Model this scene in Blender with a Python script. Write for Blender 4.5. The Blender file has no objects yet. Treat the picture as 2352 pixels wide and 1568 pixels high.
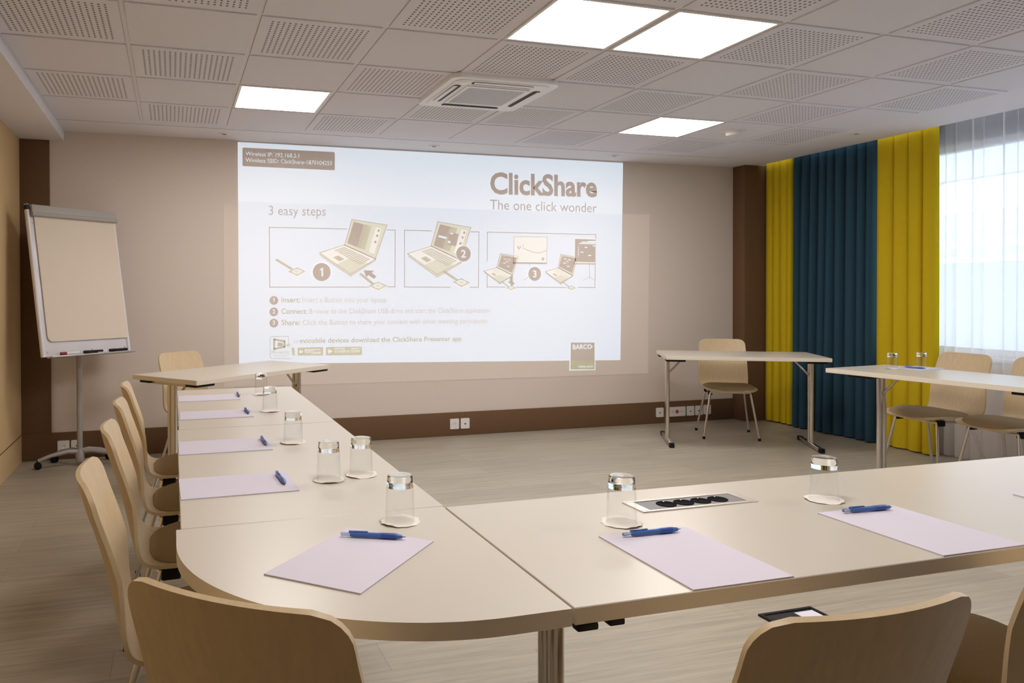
import bpy, bmesh, math, random
from mathutils import Vector, Matrix, Euler
random.seed(7)
PI = math.pi
scene = bpy.context.scene
C = scene.collection

# ------------------------------------------------------------------ camera
cam_data = bpy.data.cameras.new('camera')
cam_data.sensor_fit = 'HORIZONTAL'
cam_data.sensor_width = 36.0
cam_data.lens = 1736.72 / 2352 * 36.0
cam_data.shift_x = 259.85 / 2352
cam_data.shift_y = -92.3 / 2352
cam_data.clip_start = 0.05
cam = bpy.data.objects.new('camera', cam_data)
C.objects.link(cam)
yaw, pitch, roll = 0.2909, -0.0105, -0.0026
fw = Vector((math.sin(yaw)*math.cos(pitch), math.cos(yaw)*math.cos(pitch), math.sin(pitch)))
rt = Vector((math.cos(yaw), -math.sin(yaw), 0))
up = rt.cross(fw)
rt2 = rt*math.cos(roll) + up*math.sin(roll)
up2 = -rt*math.sin(roll) + up*math.cos(roll)
mw = Matrix((rt2, up2, -fw)).transposed().to_4x4()
mw.translation = Vector((0.2099, -2.9127, 1.298))
cam.matrix_world = mw
scene.camera = cam

# ------------------------------------------------------------------ view, sky
scene.view_settings.view_transform = 'Standard'
scene.view_settings.look = 'None'
scene.view_settings.gamma = 1.0
scene.view_settings.use_curve_mapping = False
scene.view_settings.exposure = 1.88
world = bpy.data.worlds.new('overcast_sky')
scene.world = world
world.use_nodes = True
wn = world.node_tree
wn.nodes['Background'].inputs['Color'].default_value = (0.80, 0.88, 1.0, 1)
wn.nodes['Background'].inputs['Strength'].default_value = 0.85
LAMP = 6.0            # strength of the ceiling light panels
SLIDE = 0.155          # glow of the slide panels, standing in for projector light

# ------------------------------------------------------------------ materials
def lin(c):
    return tuple((v/255/12.92 if v <= 10 else ((v/255+0.055)/1.055)**2.4) for v in c)
MATS = {}
def mat(name, rgb=(200,200,200), rough=0.6, metal=0.0, spec=0.5, noise=0.0, nscale=60.0, bump=0.0, bscale=200.0, emit=0.0, ecol=None, trans=0.0, ior=1.45, coat=0.0):
    m = bpy.data.materials.new(name); m.use_nodes = True
    nt = m.node_tree; b = nt.nodes['Principled BSDF']
    col = lin(rgb)
    b.inputs['Base Color'].default_value = (*col, 1)
    b.inputs['Roughness'].default_value = rough
    b.inputs['Metallic'].default_value = metal
    b.inputs['Specular IOR Level'].default_value = spec
    b.inputs['Transmission Weight'].default_value = trans
    b.inputs['IOR'].default_value = ior
    b.inputs['Coat Weight'].default_value = coat
    if emit:
        b.inputs['Emission Color'].default_value = (*lin(ecol or rgb), 1)
        b.inputs['Emission Strength'].default_value = emit
    if noise or bump:
        tc = nt.nodes.new('ShaderNodeTexCoord')
    if noise:
        n = nt.nodes.new('ShaderNodeTexNoise'); n.inputs['Scale'].default_value = nscale; n.inputs['Detail'].default_value = 4
        nt.links.new(tc.outputs['Object'], n.inputs['Vector'])
        r = nt.nodes.new('ShaderNodeMapRange')
        r.inputs['From Min'].default_value = 0.3; r.inputs['From Max'].default_value = 0.7
        r.inputs['To Min'].default_value = 1-noise; r.inputs['To Max'].default_value = 1+noise
        nt.links.new(n.outputs['Fac'], r.inputs['Value'])
        v = nt.nodes.new('ShaderNodeVectorMath'); v.operation = 'SCALE'; v.inputs[0].default_value = col
        nt.links.new(r.outputs['Result'], v.inputs['Scale'])
        nt.links.new(v.outputs['Vector'], b.inputs['Base Color'])
    if bump:
        n2 = nt.nodes.new('ShaderNodeTexNoise'); n2.inputs['Scale'].default_value = bscale; n2.inputs['Detail'].default_value = 3
        nt.links.new(tc.outputs['Object'], n2.inputs['Vector'])
        bp = nt.nodes.new('ShaderNodeBump'); bp.inputs['Strength'].default_value = bump; bp.inputs['Distance'].default_value = 0.002
        nt.links.new(n2.outputs['Fac'], bp.inputs['Height'])
        nt.links.new(bp.outputs['Normal'], b.inputs['Normal'])
    MATS[name] = m
    return m

def wood_mat(name, rgb, rough=0.45, streak=0.10, axis='Z', scale=6.0):
    """pale veneer with fine stretched grain"""
    m = mat(name, rgb, rough); nt = m.node_tree; b = nt.nodes['Principled BSDF']
    tc = nt.nodes.new('ShaderNodeTexCoord'); mp = nt.nodes.new('ShaderNodeMapping')
    s = {'X': (scale*0.15, scale*6, scale*6), 'Y': (scale*6, scale*0.15, scale*6), 'Z': (scale*6, scale*6, scale*0.15)}[axis]
    mp.inputs['Scale'].default_value = s
    n = nt.nodes.new('ShaderNodeTexNoise'); n.inputs['Scale'].default_value = 2.0; n.inputs['Detail'].default_value = 5
    nt.links.new(tc.outputs['Object'], mp.inputs['Vector']); nt.links.new(mp.outputs['Vector'], n.inputs['Vector'])
    r = nt.nodes.new('ShaderNodeMapRange'); r.inputs['From Min'].default_value = .3; r.inputs['From Max'].default_value = .7
    r.inputs['To Min'].default_value = 1-streak; r.inputs['To Max'].default_value = 1+streak*.6
    nt.links.new(n.outputs['Fac'], r.inputs['Value'])
    v = nt.nodes.new('ShaderNodeVectorMath'); v.operation = 'SCALE'; v.inputs[0].default_value = lin(rgb)
    nt.links.new(r.outputs['Result'], v.inputs['Scale']); nt.links.new(v.outputs['Vector'], b.inputs['Base Color'])
    return m

M_wall = mat('wall_covering', (226,213,202), 0.85, noise=.04, nscale=140, bump=.25, bscale=350, spec=.25)
M_brown = mat('brown_panel', (112,84,60), 0.7, noise=.05, nscale=90, spec=.3)
M_ceil = mat('ceiling_paint', (234,231,236), 0.9, noise=.02, nscale=200, spec=.2)
M_tile = mat('ceiling_tile', (230,228,236), 0.95, noise=.05, nscale=260, bump=.2, bscale=400, spec=.15)
M_dark_gap = mat('void', (45,40,38), 0.9)
M_white_plastic = mat('white_plastic', (235,230,226), 0.4)
M_ac = mat('ac_plastic', (240,238,240), 0.35)
M_black = mat('black_plastic', (20,18,18), 0.5, spec=.3)
M_chrome = mat('chrome', (226,222,217), 0.2, metal=1.0)
M_steel = mat('brushed_steel', (205,196,186), 0.34, metal=1.0)
M_top = mat('table_laminate', (207,198,184), 0.30, noise=.012, nscale=400, spec=.5)
M_edge = mat('table_edge', (236,225,206), 0.45)
M_beech = wood_mat('beech_veneer', (212,188,150), .42, .07, 'Z')
M_pad = mat('seat_fabric', (166,144,112), 0.95, noise=.12, nscale=500, bump=.4, bscale=900, spec=.15)
M_paper = mat('paper_white', (216,210,222), 0.8, spec=.2)
M_doily = mat('doily_paper', (236,228,220), 0.85, spec=.2)
M_pen = mat('pen_blue', (84,124,200), 0.25, trans=.12)
M_pen_dark = mat('pen_grip', (58,90,168), 0.4)
M_pen_clear = mat('pen_clear', (190,210,235), 0.15, trans=.8)
M_glass = mat('clear_glass', (250,253,252), 0.0, trans=1.0, ior=1.46)
def thin_glass_material():
    m = bpy.data.materials.new('thin_glass'); m.use_nodes = True; nt = m.node_tree
    for n in list(nt.nodes): nt.nodes.remove(n)
    o = nt.nodes.new('ShaderNodeOutputMaterial'); tr = nt.nodes.new('ShaderNodeBsdfTransparent'); gl = nt.nodes.new('ShaderNodeBsdfGlossy')
    tr.inputs['Color'].default_value = (.99,.995,.993,1); gl.inputs['Roughness'].default_value = .0
    lw = nt.nodes.new('ShaderNodeLayerWeight'); lw.inputs['Blend'].default_value = .5
    pw = nt.nodes.new('ShaderNodeMath'); pw.operation = 'POWER'; pw.inputs[1].default_value = 4.0
    sc = nt.nodes.new('ShaderNodeMath'); sc.operation = 'MULTIPLY_ADD'; sc.inputs[1].default_value = .38; sc.inputs[2].default_value = .03
    c = nt.nodes.new('ShaderNodeMixShader')
    nt.links.new(lw.outputs['Facing'], pw.inputs[0]); nt.links.new(pw.outputs[0], sc.inputs[0]); nt.links.new(sc.outputs[0], c.inputs['Fac'])
    nt.links.new(tr.outputs[0], c.inputs[1]); nt.links.new(gl.outputs[0], c.inputs[2]); nt.links.new(c.outputs[0], o.inputs['Surface'])
    return m
M_thin_glass = thin_glass_material()
M_yellow = mat('yellow_fabric', (204,176,32), 0.9, noise=.08, nscale=350, bump=.3, bscale=700, spec=.12)
M_teal = mat('teal_fabric', (44,72,88), 0.85, noise=.12, nscale=350, bump=.3, bscale=700, spec=.2)
M_grey_metal = mat('grey_metal', (178,174,172), 0.35, metal=.3)
M_clamp = mat('clamp_grey', (172,168,162), 0.5)
M_board = mat('board_white', (226,222,226), 0.25)
M_flip_paper = mat('flip_paper', (226,212,194), 0.85, spec=.2)
M_red = mat('marker_red', (130,30,30), 0.4)
M_winframe = mat('window_frame_white', (236,238,240), 0.4)
M_head_shaded = mat('window_head_grey_shaded', (62,60,58), 0.7)  # grey lintel, its shadow put into the dark colour
M_socket_red = mat('socket_red', (190,90,80), 0.5)
M_maple = wood_mat('maple_panel', (214,184,136), .5, .05, 'Z', 3.0)
M_facade = mat('facade_render', (226,228,234), 0.9)
M_roof = mat('white_roofing', (250,250,250), 0.7)
M_facade_glass = mat('facade_glass', (206,212,222), 0.15)
M_pave = mat('paving', (190,190,192), 0.9)

# floor: grey brown planks along X
def floor_material():
    m = mat('floor_planks', (172,165,155), .42); nt = m.node_tree; b = nt.nodes['Principled BSDF']
    tc = nt.nodes.new('ShaderNodeTexCoord')
    br = nt.nodes.new('ShaderNodeTexBrick')
    br.offset = 0.37; br.inputs['Scale'].default_value = 0.85
    br.inputs['Brick Width'].default_value = 1.25; br.inputs['Row Height'].default_value = 0.18
    br.inputs['Mortar Size'].default_value = 0.0012; br.inputs['Bias'].default_value = 0.0
    br.inputs['Color1'].default_value = (*lin((174,164,146)), 1)
    br.inputs['Color2'].default_value = (*lin((164,154,137)), 1)
    br.inputs['Mortar'].default_value = (*lin((142,134,118)), 1)
    nt.links.new(tc.outputs['Object'], br.inputs['Vector'])
    mp = nt.nodes.new('ShaderNodeMapping'); mp.inputs['Scale'].default_value = (1.3, 22, 1)
    nt.links.new(tc.outputs['Object'], mp.inputs['Vector'])
    n = nt.nodes.new('ShaderNodeTexNoise'); n.inputs['Scale'].default_value = 1.6; n.inputs['Detail'].default_value = 7; n.inputs['Roughness'].default_value = .65
    nt.links.new(mp.outputs['Vector'], n.inputs['Vector'])
    r = nt.nodes.new('ShaderNodeMapRange'); r.inputs['From Min'].default_value = .3; r.inputs['From Max'].default_value = .7
    r.inputs['To Min'].default_value = .78; r.inputs['To Max'].default_value = 1.14
    nt.links.new(n.outputs['Fac'], r.inputs['Value'])
    v = nt.nodes.new('ShaderNodeVectorMath'); v.operation = 'SCALE'
    nt.links.new(br.outputs['Color'], v.inputs[0]); nt.links.new(r.outputs['Result'], v.inputs['Scale'])
    nt.links.new(v.outputs['Vector'], b.inputs['Base Color'])
    return m
M_socket_black = mat('socket_black', (10,9,9), .85, spec=.1)
M_insert = mat('insert_grey', (120,116,116), .5)
M_floor = floor_material()

# perforated acoustic tile: rows of small slots, from the tile's own UV
def perforated_material():
    m = mat('ceiling_tile_perforated', (230,228,236), .95, spec=.15); nt = m.node_tree; b = nt.nodes['Principled BSDF']
    uv = nt.nodes.new('ShaderNodeTexCoord'); sep = nt.nodes.new('ShaderNodeSeparateXYZ')
    nt.links.new(uv.outputs['UV'], sep.inputs['Vector'])
    def mth(op, a, bv=None, c=None):
        n = nt.nodes.new('ShaderNodeMath'); n.operation = op
        for i, x in enumerate((a, bv, c)):
            if x is None: continue
            if isinstance(x, (int, float)): n.inputs[i].default_value = x
            else: nt.links.new(x, n.inputs[i])
        return n.outputs[0]
    def hole(ch, cnt, frac):
        u = mth('MULTIPLY', mth('SUBTRACT', sep.outputs[ch], .075), cnt/.85)
        f = mth('ABSOLUTE', mth('SUBTRACT', mth('FRACT', u), .5))
        inside = mth('LESS_THAN', f, frac/2)
        rng = mth('MULTIPLY', mth('GREATER_THAN', u, 0.0), mth('LESS_THAN', u, float(cnt)))
        return mth('MULTIPLY', inside, rng)
    h = mth('MULTIPLY', hole('X', 18, .36), hole('Y', 18, .48))
    mx = nt.nodes.new('ShaderNodeMix'); mx.data_type = 'RGBA'
    nt.links.new(h, mx.inputs['Factor'])
    mx.inputs['A'].default_value = (*lin((230,228,236)), 1); mx.inputs['B'].default_value = (*lin((122,114,114)), 1)
    nt.links.new(mx.outputs['Result'], b.inputs['Base Color'])
    return m
M_perf = perforated_material()

def sheer_material():
    m = bpy.data.materials.new('sheer_fabric'); m.use_nodes = True; nt = m.node_tree
    for n in list(nt.nodes): nt.nodes.remove(n)
    o = nt.nodes.new('ShaderNodeOutputMaterial')
    tr = nt.nodes.new('ShaderNodeBsdfTransparent'); tl = nt.nodes.new('ShaderNodeBsdfTranslucent'); df = nt.nodes.new('ShaderNodeBsdfDiffuse')
    tl.inputs['Color'].default_value = (.93,.94,.96,1); df.inputs['Color'].default_value = (.8,.8,.82,1)
    a = nt.nodes.new('ShaderNodeMixShader'); a.inputs['Fac'].default_value = .3
    nt.links.new(tl.outputs[0], a.inputs[1]); nt.links.new(df.outputs[0], a.inputs[2])
    c = nt.nodes.new('ShaderNodeMixShader'); c.inputs['Fac'].default_value = .55
    nt.links.new(tr.outputs[0], c.inputs[1]); nt.links.new(a.outputs[0], c.inputs[2])
    nt.links.new(c.outputs[0], o.inputs['Surface'])
    return m
M_sheer = sheer_material()

def pane_material():
    m = bpy.data.materials.new('window_glass'); m.use_nodes = True; nt = m.node_tree
    for n in list(nt.nodes): nt.nodes.remove(n)
    o = nt.nodes.new('ShaderNodeOutputMaterial'); tr = nt.nodes.new('ShaderNodeBsdfTransparent'); gl = nt.nodes.new('ShaderNodeBsdfGlossy')
    tr.inputs['Color'].default_value = (.95,.97,.97,1); gl.inputs['Roughness'].default_value = .02
    c = nt.nodes.new('ShaderNodeMixShader'); c.inputs['Fac'].default_value = .06
    nt.links.new(tr.outputs[0], c.inputs[1]); nt.links.new(gl.outputs[0], c.inputs[2]); nt.links.new(c.outputs[0], o.inputs['Surface'])
    return m
M_pane = pane_material()

M_lamp = mat('lamp_diffuser', (255,255,255), .5, emit=LAMP, ecol=(255,249,244))
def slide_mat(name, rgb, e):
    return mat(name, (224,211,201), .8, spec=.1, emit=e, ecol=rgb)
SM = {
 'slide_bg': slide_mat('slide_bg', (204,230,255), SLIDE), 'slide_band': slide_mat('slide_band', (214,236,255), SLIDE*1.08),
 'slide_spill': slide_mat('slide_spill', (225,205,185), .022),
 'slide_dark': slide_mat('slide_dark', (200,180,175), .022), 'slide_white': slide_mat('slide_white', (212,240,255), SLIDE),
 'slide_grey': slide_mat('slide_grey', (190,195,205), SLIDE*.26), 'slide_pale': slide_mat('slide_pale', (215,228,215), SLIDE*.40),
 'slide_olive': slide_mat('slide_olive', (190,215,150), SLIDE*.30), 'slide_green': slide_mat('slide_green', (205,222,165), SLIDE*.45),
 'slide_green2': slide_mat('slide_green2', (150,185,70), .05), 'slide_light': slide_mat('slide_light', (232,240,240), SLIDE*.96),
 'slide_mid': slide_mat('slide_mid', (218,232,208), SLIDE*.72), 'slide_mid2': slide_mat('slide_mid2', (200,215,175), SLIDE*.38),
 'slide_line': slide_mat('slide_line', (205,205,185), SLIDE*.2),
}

# ------------------------------------------------------------------ mesh builder
class MB:
    def __init__(s): s.bm = bmesh.new(); s.mats = []; s.uv = None
    def mi(s, m):
        if m not in s.mats: s.mats.append(m)
        return s.mats.index(m)
    def face(s, pts, m, uv=None):
        f = s.bm.faces.new([s.bm.verts.new(p) for p in pts]); f.material_index = s.mi(m)
        if uv:
            if s.uv is None: s.uv = s.bm.loops.layers.uv.new('UVMap')
            for l, c in zip(f.loops, uv): l[s.uv].uv = c
        return f
    def box(s, lo, hi, m, mt=None, bevel=0.0, seg=2):
        r = bmesh.ops.create_cube(s.bm, size=1.0)
        lo, hi = Vector(lo), Vector(hi); c = (lo+hi)/2; d = hi-lo
        for v in r['verts']: v.co = Vector((v.co.x*d.x, v.co.y*d.y, v.co.z*d.z)) + c
        fs = set(f for v in r['verts'] for f in v.link_faces)
        for f in fs: f.material_index = s.mi(m)
        vs = r['verts']
        if bevel:
            es = list(set(e for f in fs for e in f.edges))
            rb = bmesh.ops.bevel(s.bm, geom=es, offset=bevel, segments=seg, profile=.5, affect='EDGES')
            vs = list(set(vs) | set(rb['verts'])); vs = [v for v in vs if v.is_valid]
            vs = list(set(v for f in rb['faces'] for v in f.verts) | set(vs))
            for f in set(f for v in vs for f in v.link_faces): f.material_index = s.mi(m)
        if mt is not None:
            for v in vs: v.co = mt @ v.co
        return s
    def prism(s, poly, z0, z1, m, mside=None, mt=None, mbot=None):
        """outline in XY extruded from z0 to z1"""
        a = [s.bm.verts.new((p[0], p[1], z0)) for p in poly]; b = [s.bm.verts.new((p[0], p[1], z1)) for p in poly]
        n = len(poly)
        f = s.bm.faces.new(b); f.material_index = s.mi(m)
        f = s.bm.faces.new(a[::-1]); f.material_index = s.mi(mbot or m)
        for i in range(n):
            f = s.bm.faces.new((a[i], a[(i+1) % n], b[(i+1) % n], b[i])); f.material_index = s.mi(mside or m)
        if mt is not None:
            for v in a+b: v.co = mt @ v.co
        return s
    def tube(s, path, r, m, n=10, caps=True, closed=False):
        path = [Vector(p) for p in path]; rings = []
        N = len(path)
        rad = r if isinstance(r, (list, tuple)) else [r]*N
        for i, p in enumerate(path):
            if closed: t = path[(i+1) % N]-path[i-1]
            else: t = path[min(i+1, N-1)]-path[max(i-1, 0)]
            t.normalize()
            ref = Vector((0,0,1)) if abs(t.z) < .9 else Vector((0,1,0))
            u = t.cross(ref).normalized(); w = u.cross(t).normalized()
            rings.append([s.bm.verts.new(p+(u*math.cos(2*PI*k/n)+w*math.sin(2*PI*k/n))*rad[i]) for k in range(n)])
        mi = s.mi(m)
        for i in range(N if closed else N-1):
            A, B = rings[i], rings[(i+1) % N]
            for k in range(n):
                f = s.bm.faces.new((A[k], A[(k+1) % n], B[(k+1) % n], B[k])); f.material_index = mi; f.smooth = True
        if caps and not closed:
            s.bm.faces.new(rings[0][::-1]).material_index = mi; s.bm.faces.new(rings[-1]).material_index = mi
        return s
    def lathe(s, prof, m, n=32, mt=None, cap0=False, cap1=False):
        rings = []; allv = []
        for (r, z) in prof:
            if r < 1e-6: v = s.bm.verts.new((0,0,z)); rings.append([v]); allv.append(v)
            else:
                ring = [s.bm.verts.new((r*math.cos(2*PI*k/n), r*math.sin(2*PI*k/n), z)) for k in range(n)]; rings.append(ring); allv += ring
        mi = s.mi(m)
        for A, B in zip(rings, rings[1:]):
            for k in range(n):
                a = A[k % len(A)]; a2 = A[(k+1) % len(A)]; b = B[k % len(B)]; b2 = B[(k+1) % len(B)]
                vs = [a]
                for v in (a2, b2, b):
                    if v not in vs: vs.append(v)
                if len(vs) > 2:
                    f = s.bm.faces.new(vs); f.material_index = mi; f.smooth = True
        if cap0: s.bm.faces.new(rings[0][::-1]).material_index = mi
        if cap1: s.bm.faces.new(rings[-1]).material_index = mi
        if mt is not None:
            for v in allv: v.co = mt @ v.co
        return s
    def grid(s, pts, m, closed_u=False):
        """pts[row][col] to a quad sheet"""
        V = [[s.bm.verts.new(p) for p in row] for row in pts]; mi = s.mi(m)
        for i in range(len(V)-1):
            nc = len(V[i])
            for j in range(nc if closed_u else nc-1):
                f = s.bm.faces.new((V[i][j], V[i][(j+1) % nc], V[i+1][(j+1) % nc], V[i+1][j])); f.material_index = mi; f.smooth = True
        return V
    def build(s, name, parent=None, sharp=35, fix=True, loc=None):
        if fix: bmesh.ops.recalc_face_normals(s.bm, faces=s.bm.faces)
        me = bpy.data.meshes.new(name); s.bm.to_mesh(me); s.bm.free()
        for m in s.mats: me.materials.append(m)
        if sharp:
            me.shade_smooth(); me.set_sharp_from_angle(angle=math.radians(sharp))
        o = bpy.data.objects.new(name, me); C.objects.link(o)
        if parent is not None: o.parent = parent
        if loc is not None: o.location = loc
        return o

def tag(o, label=None, cat=None, group=None, kind=None):
    if label: o['label'] = label
    if cat: o['category'] = cat
    if group: o['group'] = group
    if kind: o['kind'] = kind
    return o
def thing(name, label, cat, loc=(0,0,0), rz=0.0, group=None):
    o = bpy.data.objects.new(name, None); C.objects.link(o)
    o.empty_display_size = .1
    o.location = loc; o.rotation_euler = (0,0,rz)
    return tag(o, label, cat, group)
def struct(mb, name, label=None, sharp=35):
    return tag(mb.build(name, sharp=sharp), label, None, None, 'structure')
def dup(o, parent=None):
    c = o.copy(); C.objects.link(c)
    if parent is not None: c.parent = parent
    for ch in o.children: dup(ch, c)
    return c
def rot_z(a): return Matrix.Rotation(a, 4, 'Z')
def rrect(w, d, r, n=6, cx=0, cy=0):
    pts = []
    for sx, sy, a0 in ((1,1,0),(-1,1,PI/2),(-1,-1,PI),(1,-1,3*PI/2)):
        for k in range(n+1):
            a = a0 + PI/2*k/n
            pts.append((cx+sx*(w/2-r)+r*math.cos(a), cy+sy*(d/2-r)+r*math.sin(a)))
    return pts

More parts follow.
